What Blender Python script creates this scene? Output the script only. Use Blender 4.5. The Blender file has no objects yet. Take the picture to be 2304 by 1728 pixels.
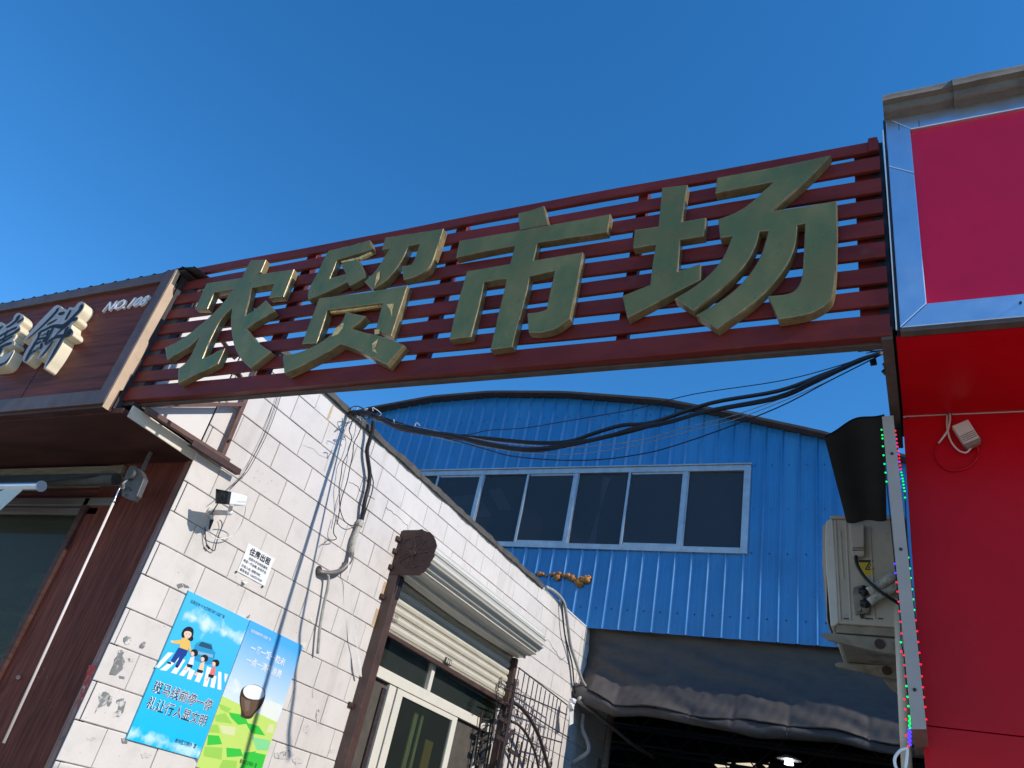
import bpy, bmesh, math, random
from mathutils import Vector, Matrix
random.seed(7)
sc = bpy.context.scene
col = sc.collection
R = math.radians

# ---------------------------------------------------------------- camera
CAM = Vector((0, 0, 1.6))
RIGHT = Vector((0.88989554, 0.41139867, 0.19707122))
UP = Vector((0.06721497, -0.54555896, 0.83537271))
FWD = Vector((-0.45118519, 0.73014832, 0.51314263))
FPX = 1765.4
cd = bpy.data.cameras.new('camera')
cam = bpy.data.objects.new('camera', cd)
col.objects.link(cam)
m = Matrix((RIGHT, UP, -FWD)).transposed().to_4x4()
m.translation = CAM
cam.matrix_world = m
cd.sensor_width = 36
cd.lens = 36 * FPX / 2304
cd.clip_start = 0.05
cd.clip_end = 5000
sc.camera = cam

# ---------------------------------------------------------------- world + sun
EL, AZ = 36.5, 94.0           # azimuth measured clockwise from +Y
w = bpy.data.worlds.new('World')
sc.world = w
w.use_nodes = True
nt = w.node_tree
nt.nodes.clear()
sky = nt.nodes.new('ShaderNodeTexSky')
sky.sky_type = 'NISHITA'
sky.sun_disc = False
sky.sun_elevation = R(EL)
sky.sun_rotation = R(AZ)
sky.altitude = 300
sky.air_density = 1.0
sky.dust_density = 0.15
sky.ozone_density = 4.0
hs = nt.nodes.new('ShaderNodeHueSaturation')
hs.inputs['Saturation'].default_value = 1.28
bg = nt.nodes.new('ShaderNodeBackground')
bg.inputs['Strength'].default_value = 0.15
wo = nt.nodes.new('ShaderNodeOutputWorld')
nt.links.new(sky.outputs[0], hs.inputs['Color'])
nt.links.new(hs.outputs[0], bg.inputs['Color'])
nt.links.new(bg.outputs[0], wo.inputs[0])
ld = bpy.data.lights.new('sun', 'SUN')
ld.energy = 2.9
ld.angle = R(0.5)
ld.color = (1.0, 0.945, 0.87)
sun = bpy.data.objects.new('sun', ld)
col.objects.link(sun)
tosun = Vector((math.cos(R(EL)) * math.sin(R(AZ)), math.cos(R(EL)) * math.cos(R(AZ)), math.sin(R(EL))))
sun.rotation_euler = tosun.to_track_quat('Z', 'Y').to_euler()
sun.location = (8, -2, 12)
vs = sc.view_settings
vs.view_transform = 'Standard'
vs.look = 'None'
vs.exposure = 0.55
vs.gamma = 1.0

# ---------------------------------------------------------------- helpers: pixel ray -> real plane
def ray(u, v):
    d = RIGHT * ((u - 1152) / FPX) + UP * (-(v - 864) / FPX) + FWD
    return d
def PY(u, v, y):
    d = ray(u, v); return CAM + d * (y / d.y)
def PZ(u, v, z):
    d = ray(u, v); return CAM + d * ((z - CAM.z) / d.z)
K = 0.015
XW0 = -5.168
def wallx(y): return XW0 + K * (y - 3.92)
def WT(out, y, z): return Vector((wallx(y) + out, y, z))
def PW(u, v, out=0.0):
    d = ray(u, v)
    t = (XW0 + out - K * 3.92) / (d.x - K * d.y)
    return CAM + d * t

# ---------------------------------------------------------------- materials
_m = {}
def mat(name, c, rough=0.6, metal=0.0, var=0.12, scale=6.0, bump=0.0, bscale=60.0, c2=None, lo=0.45, hi=0.7,
        stretch=None, spec=0.5, rvar=0.0, objvar=0.0, coat=0.0, dirt=None, dscale=3.0, dlo=0.55, dhi=0.8, streak=False):
    if name in _m: return _m[name]
    mt = bpy.data.materials.new(name); _m[name] = mt
    mt.use_nodes = True
    n = mt.node_tree; L = n.links
    b = n.nodes['Principled BSDF']
    b.inputs['Roughness'].default_value = rough
    b.inputs['Metallic'].default_value = metal
    b.inputs['Specular IOR Level'].default_value = spec
    b.inputs['Coat Weight'].default_value = coat
    geo = n.nodes.new('ShaderNodeNewGeometry')
    mp = n.nodes.new('ShaderNodeMapping')
    L.new(geo.outputs['Position'], mp.inputs['Vector'])
    if stretch: mp.inputs['Scale'].default_value = stretch
    def noise(s, det=6, src=None):
        t = n.nodes.new('ShaderNodeTexNoise'); t.inputs['Scale'].default_value = s
        t.inputs['Detail'].default_value = det
        t.inputs['Roughness'].default_value = 0.6
        L.new((src or mp).outputs[0], t.inputs['Vector']); return t
    def ramp(src, lo, hi, a, bb):
        r = n.nodes.new('ShaderNodeMapRange')
        r.inputs['From Min'].default_value = lo; r.inputs['From Max'].default_value = hi
        r.inputs['To Min'].default_value = a; r.inputs['To Max'].default_value = bb
        L.new(src, r.inputs['Value']); return r
    nz = noise(scale)
    base = n.nodes.new('ShaderNodeMix'); base.data_type = 'RGBA'
    cc = [max(0, x * (1 - var)) for x in c]; ch = [min(1, x * (1 + var)) for x in c]
    base.inputs['A'].default_value = (*cc, 1); base.inputs['B'].default_value = (*ch, 1)
    r = ramp(nz.outputs['Fac'], 0.3, 0.7, 0, 1); L.new(r.outputs[0], base.inputs['Factor'])
    out = base.outputs['Result']
    if c2 is not None:
        n2 = noise(scale * 2.3, 8)
        r2 = ramp(n2.outputs['Fac'], lo, hi, 0, 1)
        mx = n.nodes.new('ShaderNodeMix'); mx.data_type = 'RGBA'
        L.new(r2.outputs[0], mx.inputs['Factor']); L.new(out, mx.inputs['A']); mx.inputs['B'].default_value = (*c2, 1)
        out = mx.outputs['Result']
    if dirt is not None:
        mp2 = n.nodes.new('ShaderNodeMapping'); L.new(geo.outputs['Position'], mp2.inputs['Vector'])
        if streak: mp2.inputs['Scale'].default_value = (1, 1, 0.12)
        n3 = noise(dscale, 10, mp2)
        r3 = ramp(n3.outputs['Fac'], dlo, dhi, 0, 1)
        mx = n.nodes.new('ShaderNodeMix'); mx.data_type = 'RGBA'
        L.new(r3.outputs[0], mx.inputs['Factor']); L.new(out, mx.inputs['A']); mx.inputs['B'].default_value = (*dirt, 1)
        out = mx.outputs['Result']
    if objvar:
        oi = n.nodes.new('ShaderNodeObjectInfo')
        rr = ramp(oi.outputs['Random'], 0, 1, 1 - objvar, 1 + objvar)
        vm = n.nodes.new('ShaderNodeVectorMath'); vm.operation = 'SCALE'
        L.new(out, vm.inputs[0]); L.new(rr.outputs[0], vm.inputs['Scale']); out = vm.outputs[0]
    L.new(out, b.inputs['Base Color'])
    if rvar:
        nr = noise(scale * 1.7, 5)
        rr = ramp(nr.outputs['Fac'], 0.3, 0.7, max(0.02, rough - rvar), min(1, rough + rvar))
        L.new(rr.outputs[0], b.inputs['Roughness'])
    if bump:
        nb = noise(bscale, 8)
        bp = n.nodes.new('ShaderNodeBump'); bp.inputs['Strength'].default_value = bump
        bp.inputs['Distance'].default_value = 0.01
        L.new(nb.outputs['Fac'], bp.inputs['Height']); L.new(bp.outputs[0], b.inputs['Normal'])
    return mt

def emit(name, c, s):
    mt = bpy.data.materials.new(name); mt.use_nodes = True
    b = mt.node_tree.nodes['Principled BSDF']
    b.inputs['Base Color'].default_value = (*c, 1)
    b.inputs['Emission Color'].default_value = (*c, 1)
    b.inputs['Emission Strength'].default_value = s
    return mt
def glass(name, tint, gloss=0.5, rough=0.05, trans=0.5):
    mt = bpy.data.materials.new(name); mt.use_nodes = True
    n = mt.node_tree; n.nodes.clear(); L = n.links
    o = n.nodes.new('ShaderNodeOutputMaterial')
    tr = n.nodes.new('ShaderNodeBsdfTransparent'); tr.inputs[0].default_value = (*[min(1, t * 4) for t in tint], 1)
    df = n.nodes.new('ShaderNodeBsdfDiffuse'); df.inputs[0].default_value = (*tint, 1)
    gl = n.nodes.new('ShaderNodeBsdfGlossy'); gl.inputs['Roughness'].default_value = rough
    gl.inputs[0].default_value = (0.9, 0.95, 1, 1)
    m1 = n.nodes.new('ShaderNodeMixShader'); m1.inputs[0].default_value = trans
    L.new(df.outputs[0], m1.inputs[1]); L.new(tr.outputs[0], m1.inputs[2])
    fr = n.nodes.new('ShaderNodeFresnel'); fr.inputs[0].default_value = 1.45
    ml = n.nodes.new('ShaderNodeMath'); ml.operation = 'MULTIPLY'; ml.inputs[1].default_value = gloss * 2
    ml.use_clamp = True
    L.new(fr.outputs[0], ml.inputs[0])
    m2 = n.nodes.new('ShaderNodeMixShader'); L.new(ml.outputs[0], m2.inputs[0])
    L.new(m1.outputs[0], m2.inputs[1]); L.new(gl.outputs[0], m2.inputs[2])
    L.new(m2.outputs[0], o.inputs[0])
    return mt

M = {}
M['tile'] = mat('white_wall_tile', (0.67, 0.61, 0.555), 0.55, var=0.04, scale=3, bump=0.12, bscale=35, objvar=0.035,
                dirt=(0.40, 0.36, 0.29), dscale=2.6, dlo=0.55, dhi=0.95, streak=True, c2=(0.60, 0.55, 0.49), lo=0.5, hi=0.75)
M['mortar'] = mat('mortar', (0.30, 0.27, 0.235), 0.9, var=0.3, scale=12, bump=0.3)
M['coping'] = mat('coping_cement', (0.085, 0.075, 0.065), 0.9, var=0.3, scale=8, bump=0.5, bscale=20)
M['slat'] = mat('red_painted_steel', (0.150, 0.021, 0.017), 0.45, var=0.28, scale=4, bump=0.05, bscale=9, c2=(0.105, 0.014, 0.012), lo=0.5, hi=0.75,
                stretch=(0.35, 1, 1), dirt=(0.15, 0.07, 0.05), dscale=5, dlo=0.62, dhi=0.85, rvar=0.12, spec=0.22)
M['beam'] = mat('dull_brown_steel', (0.08, 0.06, 0.05), 0.75, var=0.3, scale=8, bump=0.2)
M['bronze'] = mat('tarnished_bronze_sheen', (0.28, 0.225, 0.085), 0.30, metal=0.5, var=0.2, scale=3, c2=(0.17, 0.20, 0.08), lo=0.40, hi=0.68, spec=0.3,  # green second tone puts the soft reflection on the faces into the colour
                  bump=0.15, bscale=3, rvar=0.06, stretch=(1, 1, 0.6), dirt=(0.16, 0.12, 0.06), dscale=7, dlo=0.62, dhi=0.9)
M['gold'] = mat('gold_film', (0.85, 0.55, 0.2), 0.4, metal=0.15, var=0.25, scale=12, c2=(0.16, 0.11, 0.05), lo=0.5, hi=0.7, bump=0.3, bscale=40)
M['letter_side'] = mat('letter_edge', (0.24, 0.185, 0.09), 0.34, metal=0.35, var=0.3, scale=10, c2=(0.14, 0.12, 0.07), lo=0.5, hi=0.72, bump=0.1)
M['blue'] = mat('blue_sheet', (0.014, 0.165, 0.41), 0.24, var=0.12, scale=1.5, bump=0.02, bscale=6, spec=1.0, rvar=0.04,
                dirt=(0.035, 0.21, 0.46), dscale=2.4, dlo=0.45, dhi=0.75, streak=True)
M['bluedark'] = mat('roof_trim', (0.07, 0.05, 0.042), 0.8, var=0.3, scale=8)
M['alu'] = mat('aluminium_window', (0.42, 0.45, 0.48), 0.4, metal=0.6, var=0.15, scale=6, rvar=0.1, dirt=(0.2, 0.18, 0.15), dscale=8, dlo=0.62, dhi=0.8)
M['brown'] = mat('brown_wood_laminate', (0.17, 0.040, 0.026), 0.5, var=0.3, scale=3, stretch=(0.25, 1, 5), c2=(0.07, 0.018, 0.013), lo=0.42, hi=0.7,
                 bump=0.05, bscale=10, spec=0.12, dirt=(0.2, 0.10, 0.075), dscale=14, dlo=0.72, dhi=0.9)
M['brownv'] = mat('brown_wood_pillar', (0.155, 0.046, 0.032), 0.5, var=0.18, scale=4, stretch=(5, 5, 0.35), c2=(0.07, 0.018, 0.013), lo=0.42, hi=0.7,
                  bump=0.03, bscale=8, spec=0.05, dirt=(0.25, 0.14, 0.11), dscale=20, dlo=0.74, dhi=0.88)
M['trim'] = mat('brown_trim_metal', (0.105, 0.06, 0.05), 0.5, metal=0.1, var=0.25, scale=6, rvar=0.1, dirt=(0.14, 0.11, 0.1), dscale=9, dlo=0.6, dhi=0.8)
M['brownsteel'] = mat('brown_angle_steel', (0.145, 0.075, 0.055), 0.5, metal=0.1, var=0.2, scale=10, bump=0.1, dirt=(0.08, 0.04, 0.03), dscale=15, dlo=0.6, dhi=0.75)
M['cornersteel'] = mat('pinkish_brown_trim', (0.24, 0.115, 0.09), 0.4, metal=0.1, var=0.3, scale=6, stretch=(1, 1, 0.3), dirt=(0.07, 0.035, 0.03), dscale=12, dlo=0.55, dhi=0.7)
M['cream'] = mat('cream_sheet', (0.72, 0.64, 0.52), 0.6, var=0.06, scale=3, dirt=(0.42, 0.36, 0.22), dscale=4, dlo=0.55, dhi=0.85, bump=0.05)
M['tanstrip'] = mat('tan_edge_strip', (0.50, 0.36, 0.24), 0.5, var=0.1, scale=6, dirt=(0.3, 0.2, 0.13), dscale=7, dlo=0.6, dhi=0.85)
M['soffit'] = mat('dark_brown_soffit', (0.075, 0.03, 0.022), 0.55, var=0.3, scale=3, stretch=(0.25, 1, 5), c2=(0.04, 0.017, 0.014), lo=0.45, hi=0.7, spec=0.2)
M['creamboard'] = mat('white_side_sheet', (0.74, 0.69, 0.64), 0.6, var=0.03, scale=3, dirt=(0.45, 0.4, 0.38), dscale=22, dlo=0.68, dhi=0.78)
M['darkroof'] = mat('dark_corrugated_roof', (0.035, 0.03, 0.035), 0.6, var=0.4, scale=8)
M['black'] = mat('black_rubber', (0.012, 0.012, 0.014), 0.5, var=0.3, scale=20)
M['canopy'] = mat('dark_canopy_sheet', (0.012, 0.012, 0.013), 0.75, var=0.3, scale=5)
M['wire_grey'] = mat('grey_cable', (0.35, 0.34, 0.31), 0.6, var=0.2, scale=20)
M['pipe_tape'] = mat('wrapped_pipe', (0.5, 0.47, 0.4), 0.7, var=0.2, scale=25, c2=(0.2, 0.18, 0.14), lo=0.5, hi=0.7, bump=0.6, bscale=60)
M['white_tape'] = mat('white_tape', (0.7, 0.68, 0.64), 0.5, var=0.1, scale=20)
M['camera_white'] = mat('camera_white_plastic', (0.78, 0.78, 0.78), 0.4, var=0.02)
M['camera_grey'] = mat('camera_grey_arm', (0.52, 0.5, 0.47), 0.5, var=0.05)
M['paper'] = mat('paper', (0.8, 0.8, 0.79), 0.8, var=0.02)
M['ink'] = mat('ink', (0.03, 0.03, 0.035), 0.7, var=0.05)
M['navy_ink'] = mat('navy_print', (0.02, 0.05, 0.11), 0.5, var=0.05)
M['white_print'] = mat('white_print', (0.82, 0.84, 0.85), 0.45, var=0.02)
M['shutter'] = mat('shutter_cream', (0.62, 0.57, 0.46), 0.38, metal=0.1, var=0.06, scale=5, rvar=0.08, dirt=(0.4, 0.35, 0.24), dscale=6, dlo=0.6, dhi=0.9)
M['shutter_white'] = mat('shutter_white', (0.68, 0.65, 0.57), 0.35, metal=0.1, var=0.05, scale=5, dirt=(0.45, 0.4, 0.28), dscale=5, dlo=0.62, dhi=0.9)
M['rustbrown'] = mat('brown_painted_plate', (0.055, 0.024, 0.02), 0.6, var=0.3, scale=8, bump=0.25, bscale=30, dirt=(0.16, 0.07, 0.05), dscale=12, dlo=0.6, dhi=0.75)
M['rail'] = mat('rail_brown', (0.075, 0.042, 0.035), 0.45, var=0.25, scale=6, dirt=(0.18, 0.08, 0.06), dscale=9, dlo=0.6, dhi=0.8)
M['pvc'] = mat('cream_window_frame', (0.72, 0.67, 0.56), 0.4, var=0.05, scale=6, dirt=(0.5, 0.45, 0.35), dscale=12, dlo=0.6, dhi=0.8)
M['mesh'] = mat('fly_screen', (0.085, 0.07, 0.055), 0.8, var=0.25, scale=8, bump=0.4, bscale=300, dirt=(0.2, 0.17, 0.13), dscale=30, dlo=0.66, dhi=0.8)
M['iron'] = mat('wrought_iron', (0.06, 0.045, 0.045), 0.5, metal=0.3, var=0.3, scale=15)
M['tarp'] = mat('grey_tarpaulin', (0.072, 0.060, 0.053), 0.62, var=0.2, scale=3, bump=0.4, bscale=30, stretch=(1, 1, 3), c2=(0.085, 0.068, 0.052), lo=0.45, hi=0.7)
M['foam'] = mat('expanding_foam', (0.52, 0.2, 0.035), 0.6, var=0.4, scale=15, bump=0.6, bscale=25, c2=(0.12, 0.04, 0.015), lo=0.5, hi=0.62)
M['ac'] = mat('air_conditioner_shell', (0.46, 0.40, 0.32), 0.5, var=0.06, scale=8, dirt=(0.22, 0.18, 0.13), dscale=8, dlo=0.55, dhi=0.85)
M['acbr'] = mat('bracket_dirty_steel', (0.26, 0.225, 0.17), 0.7, var=0.2, scale=12, dirt=(0.10, 0.075, 0.05), dscale=10, dlo=0.5, dhi=0.75, bump=0.2)
M['yellow'] = mat('yellow_sticker', (0.7, 0.48, 0.03), 0.5, var=0.1)
M['red'] = mat('red_panel', (0.50, 0.003, 0.009), 0.3, var=0.12, scale=1.5, dirt=(0.42, 0.05, 0.06), dscale=3, dlo=0.58, dhi=0.95, streak=True, spec=0.2, rvar=0.04, bump=0.02, bscale=2.0)
M['magenta'] = mat('magenta_panel', (0.64, 0.006, 0.045), 0.25, var=0.1, scale=1.5, dirt=(0.55, 0.07, 0.1), dscale=3, dlo=0.6, dhi=0.95, streak=True, spec=0.45, bump=0.02, bscale=2.0)
M['framealu'] = mat('anodised_frame', (0.62, 0.70, 0.80), 0.33, metal=0.9, var=0.05, scale=5, rvar=0.06, dirt=(0.4, 0.42, 0.45), dscale=10, dlo=0.66, dhi=0.85)
M['gutter'] = mat('cement_ridge', (0.15, 0.125, 0.10), 0.85, var=0.25, scale=8, bump=0.4, bscale=25, dirt=(0.05, 0.04, 0.035), dscale=6, dlo=0.55, dhi=0.75)
M['grey_sign'] = mat('grey_painted_sheet', (0.36, 0.31, 0.27), 0.5, var=0.06, scale=8, dirt=(0.2, 0.15, 0.12), dscale=9, dlo=0.65, dhi=0.85)
M['signunder'] = mat('brown_sheet_end', (0.2, 0.12, 0.09), 0.6, var=0.2, scale=15)
M['adapter'] = mat('adapter_white', (0.6, 0.45, 0.40), 0.5, var=0.05)
M['ground'] = mat('concrete_ground', (0.47, 0.42, 0.335), 0.9, var=0.2, scale=1.5, bump=0.3, bscale=15)
M['interior'] = mat('dark_interior', (0.05, 0.045, 0.04), 0.9, var=0.3)
M['steel'] = mat('polished_steel', (0.62, 0.66, 0.72), 0.25, metal=0.9, var=0.05, scale=8)
M['fabric'] = mat('awning_fabric', (0.50, 0.56, 0.53), 0.7, var=0.05)
M['darktube'] = mat('dark_roller', (0.05, 0.052, 0.048), 0.6, var=0.3, scale=10)
M['beam_wood'] = mat('dirty_beam', (0.20, 0.165, 0.12), 0.8, var=0.2, scale=6, stretch=(0.3, 1, 4), c2=(0.1, 0.08, 0.06), lo=0.5, hi=0.7, bump=0.2)
M['aludull'] = mat('dull_aluminium', (0.17, 0.15, 0.14), 0.5, metal=0.4, var=0.2, scale=6, stretch=(0.3, 1, 8))
M['castgrey'] = mat('cast_bracket', (0.085, 0.078, 0.075), 0.5, metal=0.3, var=0.2, scale=20, bump=0.3)
M['rod'] = mat('pale_pole', (0.74, 0.62, 0.55), 0.45, var=0.05)
M['biscuit'] = mat('letter_box_side', (0.72, 0.62, 0.44), 0.45, var=0.08, scale=6, dirt=(0.5, 0.4, 0.2), dscale=9, dlo=0.6, dhi=0.9)
M['whiteedge'] = mat('letter_rim', (0.66, 0.63, 0.62), 0.4, var=0.04)
M['greyface'] = mat('letter_backing_face', (0.34, 0.34, 0.35), 0.6, var=0.06)
M['navyface'] = mat('letter_stroke_face', (0.012, 0.015, 0.022), 0.6, var=0.1, spec=0.25)
M['no108'] = mat('number_lettering', (0.85, 0.78, 0.76), 0.4, var=0.05)
M['greypaint'] = mat('grey_touch_up_paint', (0.19, 0.19, 0.18), 0.8, var=0.2, scale=9, c2=(0.66, 0.62, 0.58), lo=0.50, hi=0.60)
M['scuff'] = mat('scuffed_plaster', (0.60, 0.55, 0.50), 0.8, var=0.1, scale=12, c2=(0.22, 0.20, 0.18), lo=0.56, hi=0.62)
M['dark'] = mat('crack_dark', (0.04, 0.035, 0.03), 0.9)
M['rust'] = mat('rust_streak', (0.52, 0.38, 0.22), 0.8, var=0.15, scale=20)
M['redpaint'] = mat('red_sticker_remains', (0.45, 0.03, 0.02), 0.6, var=0.2, scale=20, c2=(0.5, 0.4, 0.35), lo=0.55, hi=0.62)
M['hallglass'] = glass('hall_window_glass', (0.075, 0.085, 0.10), 0.3, 0.08, 0.5)
M['shopglass'] = glass('shop_window_glass', (0.10, 0.11, 0.085), 0.10, 0.06, 0.6)
M['greenglass'] = glass('green_window_glass', (0.10, 0.12, 0.10), 0.12, 0.05, 0.78)
M['curtain'] = mat('curtain', (0.75, 0.75, 0.75), 0.8, var=0.1, scale=5)
M['ochre'] = mat('ochre_board', (0.5, 0.3, 0.08), 0.7, var=0.1)
M['yellowtrim'] = mat('pale_yellow_trim', (0.6, 0.58, 0.33), 0.6, var=0.1)
LED = {'g': emit('green_led', (0.0, 1.0, 0.16), 0.8), 'r': emit('red_led', (1.0, 0.01, 0.03), 0.9), 'b': emit('blue_led', (0.06, 0.03, 1.0), 1.4)}
M['lamp'] = emit('lamp_glow', (0.95, 0.97, 1.0), 4.0)
M['skylight'] = emit('skylight_glow', (1.0, 0.86, 0.62), 0.55)  # daylight in the skylights put in as emission, the panels are no lamps

def flat_print(name, c, c2=None, z0=0, z1=1, c3=None, cloud=None, cscale=3.0, clo=0.5, chi=0.65):
    """flat printed colour: vertical blend between c (low) and c2 (high) of the artwork, with printed clouds"""
    mt = bpy.data.materials.new(name); mt.use_nodes = True
    n = mt.node_tree; L = n.links; b = n.nodes['Principled BSDF']
    b.inputs['Roughness'].default_value = 0.32
    geo = n.nodes.new('ShaderNodeNewGeometry'); sp = n.nodes.new('ShaderNodeSeparateXYZ')
    L.new(geo.outputs['Position'], sp.inputs[0])
    mr = n.nodes.new('ShaderNodeMapRange'); mr.inputs['From Min'].default_value = z0; mr.inputs['From Max'].default_value = z1
    L.new(sp.outputs['Z'], mr.inputs['Value'])
    mx = n.nodes.new('ShaderNodeMix'); mx.data_type = 'RGBA'
    mx.inputs['A'].default_value = (*c, 1); mx.inputs['B'].default_value = (*(c2 or c), 1)
    L.new(mr.outputs[0], mx.inputs['Factor']); out = mx.outputs['Result']
    for (zc_, half, ns, ccol) in (cloud or []):
        nz = n.nodes.new('ShaderNodeTexNoise'); nz.inputs['Scale'].default_value = ns; nz.inputs['Detail'].default_value = 7
        L.new(geo.outputs['Position'], nz.inputs['Vector'])
        dd = n.nodes.new('ShaderNodeMath'); dd.operation = 'SUBTRACT'; L.new(sp.outputs['Z'], dd.inputs[0]); dd.inputs[1].default_value = zc_
        ab = n.nodes.new('ShaderNodeMath'); ab.operation = 'ABSOLUTE'; L.new(dd.outputs[0], ab.inputs[0])
        bd_ = n.nodes.new('ShaderNodeMapRange'); bd_.inputs['From Min'].default_value = 0; bd_.inputs['From Max'].default_value = half
        bd_.inputs['To Min'].default_value = 0.16; bd_.inputs['To Max'].default_value = -0.3; L.new(ab.outputs[0], bd_.inputs['Value'])
        ad_ = n.nodes.new('ShaderNodeMath'); ad_.operation = 'ADD'; L.new(nz.outputs['Fac'], ad_.inputs[0]); L.new(bd_.outputs[0], ad_.inputs[1])
        fr_ = n.nodes.new('ShaderNodeMapRange'); fr_.inputs['From Min'].default_value = 0.5; fr_.inputs['From Max'].default_value = 0.72
        L.new(ad_.outputs[0], fr_.inputs['Value'])
        m2 = n.nodes.new('ShaderNodeMix'); m2.data_type = 'RGBA'; L.new(fr_.outputs[0], m2.inputs['Factor']); L.new(out, m2.inputs['A']); m2.inputs['B'].default_value = (*ccol, 1)
        out = m2.outputs['Result']
    L.new(out, b.inputs['Base Color'])
    return mt

# ---------------------------------------------------------------- mesh builder (world coordinates in, local to parent out)
class MB:
    def __init__(s): s.v = []; s.f = []; s.mi = []; s.sm = []
    def add(s, vs_, fs, mi=0, smooth=False):
        o = len(s.v); s.v += [Vector(p) for p in vs_]
        for f in fs: s.f.append([i + o for i in f]); s.mi.append(mi); s.sm.append(smooth)
        return s
    def box(s, a0, a1, b0, b1, c0, c1, T=None, mi=0):
        T = T or (lambda a, b, c: Vector((a, b, c)))
        vs_ = [T(a, b, c) for c in (c0, c1) for b in (b0, b1) for a in (a0, a1)]
        return s.add(vs_, [(0, 2, 3, 1), (4, 5, 7, 6), (0, 1, 5, 4), (2, 6, 7, 3), (0, 4, 6, 2), (1, 3, 7, 5)], mi)
    def prism(s, pts, vec, mi=0, mi_side=None, mi_back=None, smooth_side=False):
        n = len(pts); vec = Vector(vec); pts = [Vector(p) for p in pts]
        o = len(s.v); s.v += pts + [p + vec for p in pts]
        ms = mi if mi_side is None else mi_side
        s.f.append([o + i for i in range(n)]); s.mi.append(mi); s.sm.append(False)
        s.f.append([o + n + i for i in reversed(range(n))]); s.mi.append(ms if mi_back is None else mi_back); s.sm.append(False)
        for i in range(n):
            j = (i + 1) % n
            s.f.append([o + i, o + n + i, o + n + j, o + j]); s.mi.append(ms); s.sm.append(smooth_side)
        return s
    def poly(s, pts, mi=0): return s.add(pts, [list(range(len(pts)))], mi)
    def tube(s, path, r, n=8, mi=0, cap=True, rs=None):
        path = [Vector(p) for p in path]; N = len(path); o = len(s.v)
        t0 = (path[1] - path[0]).normalized()
        a = t0.orthogonal().normalized(); prev = t0
        for i, p in enumerate(path):
            t = (path[min(i + 1, N - 1)] - path[max(i - 1, 0)])
            t = t.normalized() if t.length > 1e-9 else prev
            a = (a - t * a.dot(t)).normalized(); b = t.cross(a); prev = t
            rr = rs[i] if rs else r
            for k in range(n):
                an = 2 * math.pi * k / n
                s.v.append(p + a * math.cos(an) * rr + b * math.sin(an) * rr)
        for i in range(N - 1):
            for k in range(n):
                k2 = (k + 1) % n
                s.f.append([o + i * n + k, o + i * n + k2, o + (i + 1) * n + k2, o + (i + 1) * n + k]); s.mi.append(mi); s.sm.append(True)
        if cap:
            s.f.append([o + k for k in reversed(range(n))]); s.mi.append(mi); s.sm.append(False)
            s.f.append([o + (N - 1) * n + k for k in range(n)]); s.mi.append(mi); s.sm.append(False)
        return s
    def bar(s, p0, p1, wd, ht, upv=(0, 0, 1), mi=0):
        p0 = Vector(p0); p1 = Vector(p1); t = (p1 - p0).normalized(); u = Vector(upv)
        u = (u - t * u.dot(t)).normalized(); sd = t.cross(u)
        vs_ = [p + sd * (a * wd / 2) + u * (b * ht / 2) for p in (p0, p1) for a, b in ((-1, -1), (1, -1), (1, 1), (-1, 1))]
        return s.add(vs_, [(3, 2, 1, 0), (4, 5, 6, 7), (0, 1, 5, 4), (1, 2, 6, 5), (2, 3, 7, 6), (3, 0, 4, 7)], mi)
    def grid(s, fn, nu, nv, mi=0, smooth=True):
        o = len(s.v)
        for j in range(nv + 1):
            for i in range(nu + 1): s.v.append(Vector(fn(i / nu, j / nv)))
        for j in range(nv):
            for i in range(nu):
                a = o + j * (nu + 1) + i
                s.f.append([a, a + 1, a + nu + 2, a + nu + 1]); s.mi.append(mi); s.sm.append(smooth)
        return s
    def build(s, name, mats, parent=None, bevel=0, seg=2, label=None):
        off = root_loc(parent) if parent else Vector((0, 0, 0))
        me = bpy.data.meshes.new(name)
        me.from_pydata([tuple(p - off) for p in s.v], [], s.f)
        if not isinstance(mats, (list, tuple)): mats = [mats]
        for m_ in mats: me.materials.append(m_)
        me.polygons.foreach_set('material_index', s.mi); me.polygons.foreach_set('use_smooth', s.sm)
        bm = bmesh.new(); bm.from_mesh(me); bmesh.ops.recalc_face_normals(bm, faces=bm.faces); bm.to_mesh(me); bm.free()
        me.update()
        o = bpy.data.objects.new(name, me); col.objects.link(o)
        if parent: o.parent = parent
        if bevel:
            b = o.modifiers.new('bevel', 'BEVEL'); b.width = bevel; b.segments = seg; b.limit_method = 'ANGLE'; b.angle_limit = R(40)
            b.harden_normals = False
        if label: o['label'] = label
        return o
def root_loc(o):
    p = Vector((0, 0, 0))
    while o is not None: p = p + o.location; o = o.parent
    return p
def tag(o, label=None, cat=None, group=None, kind=None):
    if label: o['label'] = label
    if cat: o['category'] = cat
    if group: o['group'] = group
    if kind: o['kind'] = kind
    return o
def thing(name, loc, label, cat, group=None):
    o = bpy.data.objects.new(name, None); col.objects.link(o); o.location = loc; o.empty_display_size = 0.2
    return tag(o, label, cat, group)
def spline(pts, n=8):
    """Catmull-Rom through the points"""
    pts = [Vector(p) for p in pts]; P = [pts[0] * 2 - pts[1]] + pts + [pts[-1] * 2 - pts[-2]]; out = []
    for i in range(1, len(P) - 2):
        for k in range(n):
            t = k / n; a, b, c, d = P[i - 1:i + 3]
            out.append(0.5 * ((2 * b) + (c - a) * t + (2 * a - 5 * b + 4 * c - d) * t * t + (3 * b - a - 3 * c + d) * t ** 3))
    out.append(pts[-1]); return out
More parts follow.
